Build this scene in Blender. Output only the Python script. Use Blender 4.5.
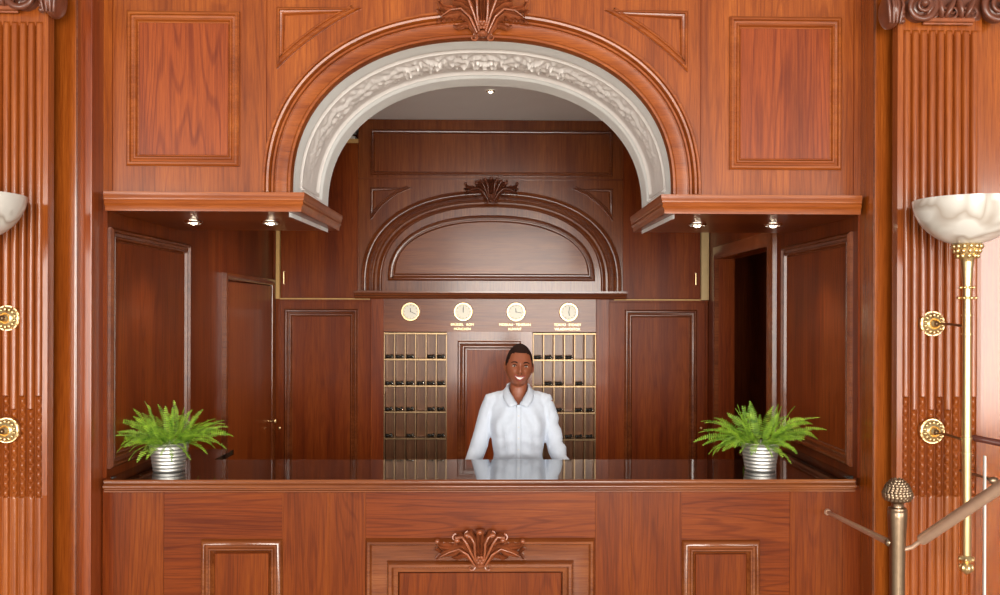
import bpy, bmesh, math, random
from mathutils import Vector, Matrix
random.seed(7)
PI = math.pi
for o in list(bpy.data.objects): bpy.data.objects.remove(o)
C = bpy.context.scene.collection

# ------------------------------------------------------------------ camera
F = 900.0; D = F/220.0; ZC = 1.86; YAW = math.radians(1.15); ROLL = math.radians(0.17)
cam_d = bpy.data.cameras.new('camera'); cam = bpy.data.objects.new('camera', cam_d); C.objects.link(cam)
cam_d.sensor_width = 36.0; cam_d.lens = 36.0*F/1000.0
cam_d.shift_x = -0.018; cam_d.shift_y = 0.0145
cam_d.clip_end = 200
cam.location = (0, -D, ZC)
cam.matrix_world = Matrix.Translation((0, -D, ZC)) @ Matrix.Rotation(-YAW, 4, 'Z') @ Matrix.Rotation(PI/2, 4, 'X') @ Matrix.Rotation(ROLL, 4, 'Z')
bpy.context.scene.camera = cam

# ------------------------------------------------------------------ light
sc = bpy.context.scene
sc.view_settings.view_transform = 'Standard'; sc.view_settings.look = 'None'
sc.view_settings.gamma = 1.0; sc.view_settings.use_curve_mapping = False
sc.view_settings.exposure = 0.09
W = bpy.data.worlds.new('world'); sc.world = W; W.use_nodes = True
W.node_tree.nodes['Background'].inputs[0].default_value = (1.0, 0.92, 0.83, 1)
W.node_tree.nodes['Background'].inputs[1].default_value = 0.42
def area(name, loc, sx, sy, power, col, target):
    l = bpy.data.lights.new(name, 'AREA'); l.shape = 'RECTANGLE'; l.size = sx; l.size_y = sy; l.energy = power; l.color = col
    o = bpy.data.objects.new(name, l); C.objects.link(o); o.location = loc
    o.rotation_euler = (Vector(target)-Vector(loc)).to_track_quat('-Z', 'Y').to_euler()
    return o
DAY = (1.0, 0.95, 0.87)
area('window_light', (0.75, -9.0, 1.9), 3.4, 3.2, 620, DAY, (0.75, 0, 1.9))
area('window_light', (-6.0, -9.0, 1.9), 3.4, 3.2, 350, DAY, (-6.0, 0, 1.9))
area('window_light', (6.6, -9.0, 1.9), 3.4, 3.2, 350, DAY, (6.6, 0, 1.9))

# unseen warm spots added above the vault to brighten the office behind the desk
for lx in (-1.1, 0.0, 1.0):
    l = bpy.data.lights.new('office_fill', 'SPOT'); l.energy = 75; l.spot_size = math.radians(84); l.spot_blend = .8; l.color = (1.0, .88, .74); l.shadow_soft_size = .08
    o = bpy.data.objects.new('office_fill', l); C.objects.link(o); o.location = (lx, 1.5, 3.3); o.rotation_euler = (math.radians(8), 0, 0)

# ------------------------------------------------------------------ coordinates
def ratio(px):
    a = (px-518.0)/F
    return (a*math.cos(YAW)+math.sin(YAW))/(-a*math.sin(YAW)+math.cos(YAW))
def X(px, r=1.0): return ratio(px)*r*D          # world x of an image column on the plane at depth ratio r
def Z(py, r=1.0): return ZC+(312-py)*r*D/F      # world z of an image row
def Yd(r): return (r-1.0)*D
XL = X(107); XR = X(858); XC = (XL+XR)/2        # the niche's side walls
def rX(px, xw): return xw/(ratio(px)*D)
RB = 1.72; YB = Yd(RB)                          # panelled back wall
ZCEIL = Z(120, RB)

# ------------------------------------------------------------------ object helpers
def wloc(o):
    v = Vector((0, 0, 0))
    while o: v += o.location; o = o.parent
    return v
def thing(name, label, cat, loc=(0, 0, 0), group=None):
    o = bpy.data.objects.new(name, None); C.objects.link(o); o.location = loc; o.empty_display_size = 0.05
    o['label'] = label; o['category'] = cat
    if group: o['group'] = group
    return o
def mesh(name, bm, mat, parent=None, loc=(0, 0, 0), smooth=False, angle=35, label=None, cat=None, group=None, kind=None, recalc=True):
    off = wloc(parent)+Vector(loc) if parent else Vector(loc)
    if recalc: bmesh.ops.recalc_face_normals(bm, faces=bm.faces)
    bmesh.ops.translate(bm, verts=bm.verts, vec=-off)
    me = bpy.data.meshes.new(name); bm.to_mesh(me); bm.free()
    o = bpy.data.objects.new(name, me); C.objects.link(o); o.location = loc
    if parent: o.parent = parent
    for m in (mat if isinstance(mat, (list, tuple)) else [mat]): me.materials.append(m)
    if smooth:
        me.polygons.foreach_set('use_smooth', [True]*len(me.polygons))
        try: me.set_sharp_from_angle(angle=math.radians(angle))
        except Exception: pass
    if label: o['label'] = label
    if cat: o['category'] = cat
    if group: o['group'] = group
    if kind: o['kind'] = kind
    return o
def B(): return bmesh.new()
def box(bm, x0, x1, y0, y1, z0, z1, bev=0.0, mi=0):
    x0, x1 = min(x0, x1), max(x0, x1); y0, y1 = min(y0, y1), max(y0, y1); z0, z1 = min(z0, z1), max(z0, z1)
    t = bmesh.new()
    vs = [t.verts.new((x, y, z)) for x in (x0, x1) for y in (y0, y1) for z in (z0, z1)]
    for f in ((0,1,3,2),(4,6,7,5),(0,4,5,1),(2,3,7,6),(0,2,6,4),(1,5,7,3)): t.faces.new([vs[i] for i in f])
    if bev > 0: bmesh.ops.bevel(t, geom=t.edges[:], offset=bev, segments=2, affect='EDGES', profile=0.5)
    merge(bm, t, mi); return bm
def merge(bm, t, mi=0, M=None):
    if M is not None: bmesh.ops.transform(t, matrix=M, verts=t.verts)
    mp = {}
    for v in t.verts: mp[v] = bm.verts.new(v.co)
    for f in t.faces:
        try:
            g = bm.faces.new([mp[v] for v in f.verts]); g.material_index = mi or f.material_index; g.smooth = f.smooth
        except ValueError: pass
    t.free()
def sweep(bm, path, prof, fmap, closed=False, flip=1):
    """profile (offset, height) swept along a flat path with mitred corners; fmap(a, b, h) gives the world point"""
    n = len(path); P = [Vector(p) for p in path]; rows = []
    for i in range(n):
        if closed: a, b, c = P[i-1], P[i], P[(i+1) % n]
        else: a, b, c = P[max(i-1, 0)], P[i], P[min(i+1, n-1)]
        d1 = (b-a); d2 = (c-b)
        if d1.length < 1e-9: d1 = d2
        if d2.length < 1e-9: d2 = d1
        d1.normalize(); d2.normalize()
        n1 = Vector((-d1.y, d1.x)); n2 = Vector((-d2.y, d2.x)); m = n1+n2
        if m.length < 1e-6: m = n1.copy()
        m.normalize(); m /= max(0.42, m.dot(n1))
        rows.append([bm.verts.new(fmap(b.x+m.x*o*flip, b.y+m.y*o*flip, h)) for o, h in prof])
    K = len(prof)
    for i in range(n if closed else n-1):
        r0, r1 = rows[i], rows[(i+1) % n]
        for k in range(K-1): bm.faces.new((r0[k], r0[k+1], r1[k+1], r1[k]))
    if not closed:
        for r in (rows[0], rows[-1]):
            if K > 2:
                try: bm.faces.new(r)
                except ValueError: pass
    return bm
def front(Y0): return lambda a, b, h: (a, Y0-h, b)          # on a plane facing the camera
def leftw(X0): return lambda a, b, h: (X0+h, a, b)          # on the left wall, facing right
def rightw(X0): return lambda a, b, h: (X0-h, a, b)
def horiz(z0): return lambda a, b, h: (a, b, z0+h)
def rect(x0, z0, x1, z1): return [(x0, z0), (x1, z0), (x1, z1), (x0, z1)]   # counter clockwise: +offset points inward
def poly(bm, pts, fmap, h=0.0, thick=None):
    vs = [bm.verts.new(fmap(a, b, h)) for a, b in pts]; fs = [bm.faces.new(vs)]
    if thick is not None:
        us = [bm.verts.new(fmap(a, b, h-thick)) for a, b in pts]; fs.append(bm.faces.new(us[::-1]))
        n = len(pts)
        for i in range(n): bm.faces.new((vs[i], vs[(i+1) % n], us[(i+1) % n], us[i]))
    bmesh.ops.triangulate(bm, faces=[f for f in fs if len(f.verts) > 4])
    return bm
def tube(bm, pts, rad, seg=12, cap=True, up=(0, 0, 1), mi=0):
    """loft of ellipses along pts; rad is one radius, a list, or a list of (ra, rb)"""
    P = [Vector(p) for p in pts]; n = len(P)
    if not isinstance(rad, (list, tuple)): rad = [rad]*n
    prev = None; rows = []
    for i in range(n):
        t = (P[min(i+1, n-1)]-P[max(i-1, 0)]).normalized()
        if prev is None:
            u = Vector(up)-t*Vector(up).dot(t)
            if u.length < 1e-3: u = Vector((1, 0, 0))-t*t.x
        else: u = prev-t*prev.dot(t)
        u.normalize(); prev = u; w = t.cross(u)
        ra, rb = rad[i] if isinstance(rad[i], (list, tuple)) else (rad[i], rad[i])
        rows.append([bm.verts.new(P[i]+u*ra*math.cos(2*PI*k/seg)+w*rb*math.sin(2*PI*k/seg)) for k in range(seg)])
    for i in range(n-1):
        for k in range(seg):
            f = bm.faces.new((rows[i][k], rows[i][(k+1) % seg], rows[i+1][(k+1) % seg], rows[i+1][k])); f.material_index = mi
    if cap:
        for r in (rows[0][::-1], rows[-1]):
            f = bm.faces.new(r); f.material_index = mi
    return bm
def lathe(bm, prof, cx, cy, seg=32, axis='Z', mi=0, cap=False, z0=0.0, squash=1.0):
    rows = []
    for r, h in prof:
        row = []
        for k in range(seg):
            a = 2*PI*k/seg
            if axis == 'Z': row.append(bm.verts.new((cx+r*math.cos(a), cy+r*math.sin(a), z0+h)))
            else: row.append(bm.verts.new((cx+r*math.cos(a), z0-h, cy+r*math.sin(a)*squash)))   # axis along -Y: cx=x, cy=z, z0=y
        rows.append(row)
    for i in range(len(rows)-1):
        for k in range(seg):
            f = bm.faces.new((rows[i][k], rows[i][(k+1) % seg], rows[i+1][(k+1) % seg], rows[i+1][k])); f.material_index = mi
    if cap:
        for r in (rows[0][::-1], rows[-1]):
            f = bm.faces.new(r); f.material_index = mi
    return bm
def ell(bm, c, r, seg=16, rings=10, M=None, mi=0):
    t = bmesh.new(); bmesh.ops.create_uvsphere(t, u_segments=seg, v_segments=rings, radius=1.0)
    bmesh.ops.scale(t, vec=r if isinstance(r, (tuple, list)) else (r, r, r), verts=t.verts)
    if M is not None: bmesh.ops.transform(t, matrix=M, verts=t.verts)
    bmesh.ops.translate(t, vec=c, verts=t.verts); merge(bm, t, mi); return bm
def sarch(cx, z0, a, b, n, k=48, zb=None):
    """half superellipse from left foot over the top to the right foot, with straight legs down to zb"""
    raw = []
    for i in range(801):
        t = PI*(1-i/800); c, s = math.cos(t), math.sin(t)
        raw.append((cx+a*math.copysign(abs(c)**(2/n), c), z0+b*abs(s)**(2/n)))
    acc = [0.0]
    for p, q in zip(raw, raw[1:]): acc.append(acc[-1]+math.hypot(q[0]-p[0], q[1]-p[1]))
    pts = [(cx-a, zb)] if zb is not None else []; j = 0
    for i in range(k+1):
        d = acc[-1]*i/k
        while j < 799 and acc[j+1] < d: j += 1
        f = (d-acc[j])/max(1e-9, acc[j+1]-acc[j]); f = min(1, max(0, f))
        pts.append((raw[j][0]+(raw[j+1][0]-raw[j][0])*f, raw[j][1]+(raw[j+1][1]-raw[j][1])*f))
    if zb is not None: pts.append((cx+a, zb))
    return pts

# ------------------------------------------------------------------ materials
def srgb(c): return tuple(((v/255)/12.92 if v/255 <= 0.04045 else ((v/255+0.055)/1.055)**2.4) for v in c)+(1,)
def nmat(name):
    m = bpy.data.materials.new(name); m.use_nodes = True; nt = m.node_tree
    return m, nt, nt.nodes['Principled BSDF']
def simple(name, col, rough=0.5, metal=0.0, coat=0.0, spec=0.5, var=0.0, scale=20, bump=0.0, emit=None, trans=0.0):
    m, nt, b = nmat(name)
    b.inputs['Base Color'].default_value = srgb(col); b.inputs['Roughness'].default_value = rough
    b.inputs['Metallic'].default_value = metal; b.inputs['Coat Weight'].default_value = coat
    b.inputs['Specular IOR Level'].default_value = spec; b.inputs['Transmission Weight'].default_value = trans
    if emit: b.inputs['Emission Color'].default_value = srgb(col); b.inputs['Emission Strength'].default_value = emit
    tc = nt.nodes.new('ShaderNodeTexCoord'); no = nt.nodes.new('ShaderNodeTexNoise'); no.inputs['Scale'].default_value = scale
    no.inputs['Detail'].default_value = 4
    nt.links.new(tc.outputs['Object'], no.inputs['Vector'])
    if var > 0:
        mx = nt.nodes.new('ShaderNodeMixRGB'); mx.inputs[1].default_value = srgb([v*(1-var) for v in col]); mx.inputs[2].default_value = srgb([min(255, v*(1+var)) for v in col])
        nt.links.new(no.outputs['Fac'], mx.inputs[0]); nt.links.new(mx.outputs[0], b.inputs['Base Color'])
    if bump > 0:
        bp = nt.nodes.new('ShaderNodeBump'); bp.inputs['Strength'].default_value = bump; bp.inputs['Distance'].default_value = 0.004
        nt.links.new(no.outputs['Fac'], bp.inputs['Height']); nt.links.new(bp.outputs[0], b.inputs['Normal'])
    return m
def wood(name, dark, mid, light, axis='Z', rough=0.32, coat=0.15, seed=0.0, grain=1.0, cath=0.5, spec=0.4):
    dark, mid, light = [(c[0]*.93, c[1]*.90, c[2]*.72) for c in (dark, mid, light)]
    m, nt, b = nmat(name); N = nt.nodes.new; L = nt.links.new
    tc = N('ShaderNodeTexCoord')
    def mapped(s_across, s_along, off=0.0):
        mp = N('ShaderNodeMapping'); L(tc.outputs['Object'], mp.inputs[0])
        sc_ = [s_across]*3; sc_['XYZ'.index(axis)] = s_along
        mp.inputs['Scale'].default_value = sc_; mp.inputs['Location'].default_value = (seed+off, seed*0.7+off, seed*1.3)
        return mp
    # fine pores
    n1 = N('ShaderNodeTexNoise'); n1.inputs['Scale'].default_value = 1.0; n1.inputs['Detail'].default_value = 5; n1.inputs['Roughness'].default_value = 0.65
    L(mapped(260, 7).outputs[0], n1.inputs['Vector'])
    # broad boards / tone
    n2 = N('ShaderNodeTexNoise'); n2.inputs['Scale'].default_value = 1.0; n2.inputs['Detail'].default_value = 3
    L(mapped(7, 0.9, 3).outputs[0], n2.inputs['Vector'])
    # cathedral rings : sine of a stretched distorted field
    n3 = N('ShaderNodeTexNoise'); n3.inputs['Scale'].default_value = 1.0; n3.inputs['Detail'].default_value = 1.5; n3.inputs['Distortion'].default_value = 0.3
    L(mapped(6.5, 0.42, 9).outputs[0], n3.inputs['Vector'])
    ml = N('ShaderNodeMath'); ml.operation = 'MULTIPLY'; L(n3.outputs['Fac'], ml.inputs[0]); ml.inputs[1].default_value = 110.0
    sn = N('ShaderNodeMath'); sn.operation = 'SINE'; L(ml.outputs[0], sn.inputs[0])
    mr = N('ShaderNodeMapRange'); L(sn.outputs[0], mr.inputs['Value']); mr.inputs['From Min'].default_value = 0.35; mr.inputs['From Max'].default_value = 1.0
    r1 = N('ShaderNodeValToRGB'); r1.color_ramp.elements[0].position = 0.3; r1.color_ramp.elements[0].color = srgb(dark)
    r1.color_ramp.elements[1].position = 0.75; r1.color_ramp.elements[1].color = srgb(light)
    e = r1.color_ramp.elements.new(0.5); e.color = srgb(mid)
    L(n2.outputs['Fac'], r1.inputs['Fac'])
    mx = N('ShaderNodeMixRGB'); mx.blend_type = 'MULTIPLY'; L(r1.outputs[0], mx.inputs[1]); mx.inputs[2].default_value = (0.55, 0.45, 0.42, 1)
    m1 = N('ShaderNodeMapRange'); L(n1.outputs['Fac'], m1.inputs['Value']); m1.inputs['From Min'].default_value = 0.42; m1.inputs['From Max'].default_value = 0.72; m1.inputs['To Max'].default_value = 0.9*grain
    L(m1.outputs[0], mx.inputs[0])
    mx2 = N('ShaderNodeMixRGB'); mx2.blend_type = 'MULTIPLY'; L(mx.outputs[0], mx2.inputs[1]); mx2.inputs[2].default_value = (0.62, 0.48, 0.42, 1)
    mc = N('ShaderNodeMath'); mc.operation = 'MULTIPLY'; L(mr.outputs[0], mc.inputs[0]); mc.inputs[1].default_value = cath
    L(mc.outputs[0], mx2.inputs[0]); n4 = N('ShaderNodeTexNoise'); n4.inputs['Scale'].default_value = 1.0; n4.inputs['Detail'].default_value = 2; L(mapped(55, 1.1, 5).outputs[0], n4.inputs['Vector'])
    m4 = N('ShaderNodeMapRange'); L(n4.outputs['Fac'], m4.inputs['Value']); m4.inputs['From Min'].default_value = 0.45; m4.inputs['From Max'].default_value = 0.75; m4.inputs['To Max'].default_value = 0.8*grain
    mx3 = N('ShaderNodeMixRGB'); mx3.blend_type = 'MULTIPLY'; L(mx2.outputs[0], mx3.inputs[1]); mx3.inputs[2].default_value = (0.70, 0.58, 0.50, 1); L(m4.outputs[0], mx3.inputs[0])
    L(mx3.outputs[0], b.inputs['Base Color'])
    b.inputs['Roughness'].default_value = rough; b.inputs['Coat Weight'].default_value = coat; b.inputs['Coat Roughness'].default_value = 0.12
    b.inputs['Specular IOR Level'].default_value = spec
    bp = N('ShaderNodeBump'); bp.inputs['Strength'].default_value = 0.12; bp.inputs['Distance'].default_value = 0.002
    L(n1.outputs['Fac'], bp.inputs['Height']); L(bp.outputs[0], b.inputs['Normal'])
    return m
FA = ((150, 74, 26), (172, 90, 34), (188, 104, 44))
FD = ((140, 62, 22), (164, 76, 30), (178, 88, 36))
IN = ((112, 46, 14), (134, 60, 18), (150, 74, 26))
oak_v = wood('oak_vertical', *FA, axis='Z'); oak_h = wood('oak_horizontal', *FA, axis='X', seed=4)
oakp_v = wood('oak_panel_vertical', *FD, axis='Z', seed=2.3, cath=0.75); oakp_h = wood('oak_panel_horizontal', *FD, axis='X', seed=8, cath=0.7)
oak_trim = wood('oak_moulding', (150, 76, 34), (172, 92, 42), (184, 104, 50), axis='X', seed=6, cath=0.15, rough=0.3, coat=0.15)
oak_side = wood('oak_moulding_upright', (150, 76, 34), (172, 92, 42), (184, 104, 50), axis='Z', seed=6, cath=0.15, rough=0.25, coat=0.4)
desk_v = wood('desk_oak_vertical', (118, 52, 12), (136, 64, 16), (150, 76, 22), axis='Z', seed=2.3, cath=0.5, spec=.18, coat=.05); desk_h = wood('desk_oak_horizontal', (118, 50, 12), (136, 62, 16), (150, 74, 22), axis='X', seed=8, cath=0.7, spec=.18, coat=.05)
rack_m = wood('rack_backboard', (150, 100, 78), (170, 120, 98), (182, 134, 112), axis='Z', seed=31, cath=0.1)
edge_m = wood('counter_edge_wood', (124, 66, 38), (146, 82, 50), (160, 96, 60), axis='X', seed=3, cath=0.1, rough=0.18, coat=0.6)
gloss_v = wood('glossy_oak_upright', *FA, axis='Z', seed=9, rough=0.2, coat=0.9, cath=0.2)
door_m = wood('door_oak', (142, 66, 26), (164, 82, 34), (176, 94, 44), axis='Z', seed=21, cath=0.3)
bay_v = wood('bay_mahogany_vertical', (118, 56, 22), (140, 74, 34), (156, 88, 44), axis='Z', seed=1, rough=0.26, cath=0.3, coat=0.35)
bay_h = wood('bay_mahogany_horizontal', (118, 56, 22), (140, 74, 34), (156, 88, 44), axis='X', seed=5, rough=0.26, cath=0.3, coat=0.14, spec=.32)
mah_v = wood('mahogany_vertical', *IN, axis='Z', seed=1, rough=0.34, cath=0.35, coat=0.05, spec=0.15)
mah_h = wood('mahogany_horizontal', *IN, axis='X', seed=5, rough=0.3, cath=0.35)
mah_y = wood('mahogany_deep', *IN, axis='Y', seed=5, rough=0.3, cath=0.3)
mah_p = wood('mahogany_panel', (126, 54, 20), (146, 68, 26), (160, 80, 34), axis='Z', seed=12, rough=0.32, cath=0.6, coat=0.08, spec=0.2)
mah_t = wood('mahogany_moulding', (112, 56, 32), (130, 70, 42), (146, 82, 52), axis='X', seed=7, rough=0.22, cath=0.1, coat=0.4)
red_v = wood('red_stained_upright', (146, 66, 34), (164, 82, 44), (176, 94, 54), axis='Z', seed=15, rough=0.32, cath=0.1, coat=0.35)
carve = simple('carved_oak', (136, 74, 44), rough=0.28, coat=0.5, var=0.35, scale=30, bump=0.25)
carve_d = simple('carved_mahogany', (104, 56, 38), rough=0.32, coat=0.3, var=0.2, scale=30, bump=0.25)
plaster = simple('painted_plaster', (246, 248, 246), rough=0.6, var=0.03, scale=6, bump=0.05)
plaster_p = simple('painted_relief', (240, 234, 230), rough=0.6, var=0.05, scale=9, bump=0.1)
ceil_m = simple('ceiling_paint', (242, 246, 250), rough=0.8, var=0.02, scale=3)
granite = simple('black_granite', (20, 17, 16), rough=0.06, coat=0.6, var=0.3, scale=140, spec=0.7)
brass = simple('polished_brass', (226, 198, 146), rough=0.28, metal=1.0, var=0.06, scale=30)
brass_d = simple('aged_brass', (142, 118, 90), rough=0.34, metal=1.0, var=0.15, scale=40, bump=0.1)
bronze = simple('brushed_bronze', (150, 128, 106), rough=0.33, metal=1.0, var=0.1, scale=50, bump=0.1)
rail_b = simple('bronze_tube', (196, 162, 138), rough=0.42, metal=0.6, var=0.06, scale=30)
steel = simple('ribbed_steel', (240, 238, 233), rough=0.48, metal=1.0, var=0.05, scale=30)
chrome = simple('chrome', (235, 232, 228), rough=0.1, metal=1.0)
bulb = simple('lit_halogen', (255, 236, 205), emit=14)
dark_m = simple('black_plastic', (18, 16, 16), rough=0.35, var=0.1)
plywood = simple('pale_plywood', (206, 164, 98), rough=0.5, var=0.08, scale=30)
cream_m = simple('cream_edging', (196, 168, 118), rough=0.4, var=0.05, scale=20)
white_p = simple('white_plastic', (225, 222, 215), rough=0.4)
soil = simple('potting_soil', (46, 32, 22), rough=0.9, var=0.4, scale=80, bump=0.8)
floor_m = simple('stone_floor', (216, 210, 200), rough=0.6, var=0.1, scale=5)
wallpaper = simple('blush_wall', (196, 138, 108), rough=0.6, var=0.04, scale=14)
dialm = simple('clock_dial', (236, 232, 216), rough=0.35)
ink = simple('clock_black', (22, 22, 24), rough=0.4)
letter = simple('brass_letters', (236, 214, 160), rough=0.3, metal=0.6)
skin = simple('brown_skin', (146, 84, 58), rough=0.42, var=0.06, scale=25); skin.node_tree.nodes['Principled BSDF'].inputs['Subsurface Weight'].default_value = 0.08
skin.node_tree.nodes['Principled BSDF'].inputs['Subsurface Radius'].default_value = (0.01, 0.004, 0.002)
hair_m = simple('dark_brown_hair', (40, 22, 16), rough=0.9, spec=0.15, var=0.3, scale=220, bump=0.5)
shirt_m = simple('white_cotton', (204, 212, 226), rough=0.75, var=0.025, scale=50, bump=0.15)
trouser_m = simple('black_wool', (26, 26, 30), rough=0.8)
lip_m = simple('lips', (150, 72, 66), rough=0.35)
tooth_m = simple('teeth', (240, 236, 228), rough=0.25)
eye_m = simple('eye_white', (225, 220, 212), rough=0.2); iris_m = simple('iris', (30, 18, 12), rough=0.15)
# leaves
leaf, nt, b = nmat('fern_leaf'); no = nt.nodes.new('ShaderNodeTexNoise'); tc = nt.nodes.new('ShaderNodeTexCoord'); no.inputs['Scale'].default_value = 34
rp = nt.nodes.new('ShaderNodeValToRGB'); rp.color_ramp.elements[0].position = 0.3; rp.color_ramp.elements[0].color = srgb((52, 104, 14)); rp.color_ramp.elements[1].position = 0.72; rp.color_ramp.elements[1].color = srgb((170, 208, 64))
nt.links.new(tc.outputs['Object'], no.inputs['Vector']); nt.links.new(no.outputs['Fac'], rp.inputs[0]); nt.links.new(rp.outputs[0], b.inputs['Base Color'])
b.inputs['Roughness'].default_value = 0.45; b.inputs['Subsurface Weight'].default_value = 0.0
# alabaster
alab, nt, b = nmat('veined_alabaster'); N = nt.nodes.new; L = nt.links.new
tc = N('ShaderNodeTexCoord'); n0 = N('ShaderNodeTexNoise'); n0.inputs['Scale'].default_value = 2.4; n0.inputs['Detail'].default_value = 3; n0.inputs['Distortion'].default_value = 1.6; L(tc.outputs['Object'], n0.inputs['Vector'])
sb = N('ShaderNodeMath'); sb.operation = 'SUBTRACT'; L(n0.outputs['Fac'], sb.inputs[0]); sb.inputs[1].default_value = 0.5
ab = N('ShaderNodeMath'); ab.operation = 'ABSOLUTE'; L(sb.outputs[0], ab.inputs[0])
rp = N('ShaderNodeValToRGB'); rp.color_ramp.elements[0].position = 0.0; rp.color_ramp.elements[0].color = srgb((176, 164, 152)); rp.color_ramp.elements[1].position = 0.04; rp.color_ramp.elements[1].color = srgb((218, 214, 207)); L(ab.outputs[0], rp.inputs[0]); L(rp.outputs[0], b.inputs['Base Color'])
b.inputs['Roughness'].default_value = 0.22; b.inputs['Coat Weight'].default_value = 0.3
# glass
glass, nt, b = nmat('clear_glass'); b.inputs['Transmission Weight'].default_value = 1.0; b.inputs['Roughness'].default_value = 0.0; b.inputs['IOR'].default_value = 1.1; b.inputs['Base Color'].default_value = srgb((250, 246, 240))
glass_e = simple('ground_glass_edge', (226, 226, 220), rough=0.4)

# ================================================================== LARGE STRUCTURE
b_ = box(B(), -5.5, 5.5, -9.5, YB+1.2, -0.1, 0); mesh('floor', b_, floor_m, kind='structure')
b_ = box(B(), XL-1.6, XR+1.6, 0.805, YB+1.0, ZCEIL, ZCEIL+0.12); mesh('ceiling', b_, ceil_m, kind='structure')
b_ = box(B(), XL-1.6, XR+1.6, YB+0.55, YB+0.65, 0, ZCEIL); mesh('wall_back', b_, mah_v, kind='structure')

# upper front wall with the arched opening
FX0 = X(103); FX1 = X(862); ZS = Z(190); ACX = (X(290.5)+X(672.5))/2; AA = (X(672.5)-X(290.5))/2; AB = Z(38.8)-Z(190); AN = 2.25
ZTOP = Z(-70); ZSOF = Z(202)
arch = sarch(ACX, ZS, AA+0.034, AB+0.034, AN, 64, zb=ZSOF)
bm = B(); x_l, x_r = arch[0][0], arch[-1][0]
def wall_strip(pairs):
    f0 = [[bm.verts.new((x, yy, z)) for (x, z) in p] for p in pairs for yy in (0.0,)]
    f1 = [[bm.verts.new((x, .80, z)) for (x, z) in p] for p in pairs]
    for i in range(len(pairs)-1):
        bm.faces.new((f0[i][0], f0[i+1][0], f0[i+1][1], f0[i][1])); bm.faces.new((f1[i][1], f1[i+1][1], f1[i+1][0], f1[i][0]))
        bm.faces.new((f0[i][0], f1[i][0], f1[i+1][0], f0[i+1][0])); bm.faces.new((f0[i][1], f0[i+1][1], f1[i+1][1], f1[i][1]))
wall_strip([((FX0, ZSOF), (FX0, ZTOP)), ((x_l, ZSOF), (x_l, ZTOP))]+[((p[0], p[1]), (p[0], ZTOP)) for p in arch[1:-1]]+[((x_r, ZSOF), (x_r, ZTOP)), ((FX1, ZSOF), (FX1, ZTOP))])
bmesh.ops.remove_doubles(bm, verts=bm.verts, dist=1e-6)
wf = mesh('wall_front', bm, oak_v, kind='structure')
# stile joints and raised panels
def frame_prof(s=1.0, h=1.0): return [(0, 0), (0, .012*h), (.008*s, .020*h), (.016*s, .020*h), (.020*s, .010*h), (.030*s, .008*h), (.034*s, .014*h), (.040*s, .014*h), (.046*s, 0.002*h), (.050*s, 0.0)]
for (a, b2) in ((127, 239), (728.5, 840)):
    yc = 1.5 if a > 400 else -1.5
    x0, x1, z0, z1 = X(a), X(b2), Z(168.5), Z(15)
    bm = sweep(B(), rect(x0, z0, x1, z1), frame_prof(), front(0), True); mesh('panel_moulding', bm, oak_trim, wf, smooth=True)
    bm = box(B(), x0+.052, x1-.052, -.004, .004, z0+.052, z1-.052, .002); mesh('raised_panel', bm, oakp_v, wf)
for px in (112, 266, 700, 853):                       # upright boards either side of the panels
    bm = box(B(), X(px)-.0015, X(px)+.0015, -.002, .002, Z(193), ZTOP); mesh('board_joint', bm, mah_v, wf)
# spandrel panels
def quad3(p0, p1, p2, k=14):   # circle-like curve through three points (quadratic)
    out = []
    for i in range(k+1):
        t = i/k; l0 = (t-.5)*(t-1)*2; l1 = -4*t*(t-1); l2 = 2*t*(t-.5)
        out.append((p0[0]*l0+p1[0]*l1+p2[0]*l2, p0[1]*l0+p1[1]*l1+p2[1]*l2))
    return out
def spandrel(parent, cx, dx0, dx1, zt, zb, mid, Y0, mat_t, mat_p, s):
    for sg in (-1, 1):
        pts = [(cx+sg*dx0, zt)]+quad3((cx+sg*dx0, zb), (cx+sg*mid[0], mid[1]), (cx+sg*dx1, zt))
        fl = 1 if sg < 0 else -1
        bm = sweep(B(), pts, frame_prof(s, .9), front(Y0), True, flip=fl); mesh('spandrel_moulding', bm, mat_t, parent, smooth=True)
spandrel(wf, ACX, (X(689)-X(279))/2, (X(604)-X(361))/2, Z(10), Z(71), ((X(649)-X(317))/2, Z(37)), 0, oak_trim, oakp_h, .75)
# architrave round the arch
prof = [(-.006, -.02), (-.006, .016), (-.004, .03), (.006, .03), (.013, .012), (.018, .010), (.062, .014), (.064, .008), (.070, .008), (.073, .024), (.081, .024), (.085, .012), (.092, .034), (.101, .036), (.106, .020), (.111, .030), (.120, .030), (.123, .010), (.130, 0.0)]
def arch_sweep(bm, cx, zs, a, b2, n, prof, Y0, zb, k=72, a2=None, b3=None):
    """profile offset measured outward from the inner curve, blending to an outer curve so both edges keep their shape"""
    om = prof[-1][0]; rows = []
    a2 = a2 or a+om; b3 = b3 or b2+om
    ci = sarch(cx, zs, a, b2, n, k, zb); co = sarch(cx, zs, a2, b3, n, k, zb)
    for (p, q) in zip(ci, co):
        rows.append([bm.verts.new((p[0]+(q[0]-p[0])*o/om, Y0-h, p[1]+(q[1]-p[1])*o/om)) for o, h in prof])
    for r0, r1 in zip(rows, rows[1:]):
        for j in range(len(prof)-1): bm.faces.new((r0[j], r0[j+1], r1[j+1], r1[j]))
    return bm
bm = arch_sweep(B(), ACX, ZS, AA, AB, AN, prof, 0, Z(194), a2=(X(702)-X(262))/2, b3=Z(10.5)-ZS)
mesh('arch_architrave', bm, oak_trim, wf, smooth=True, angle=50)

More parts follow.
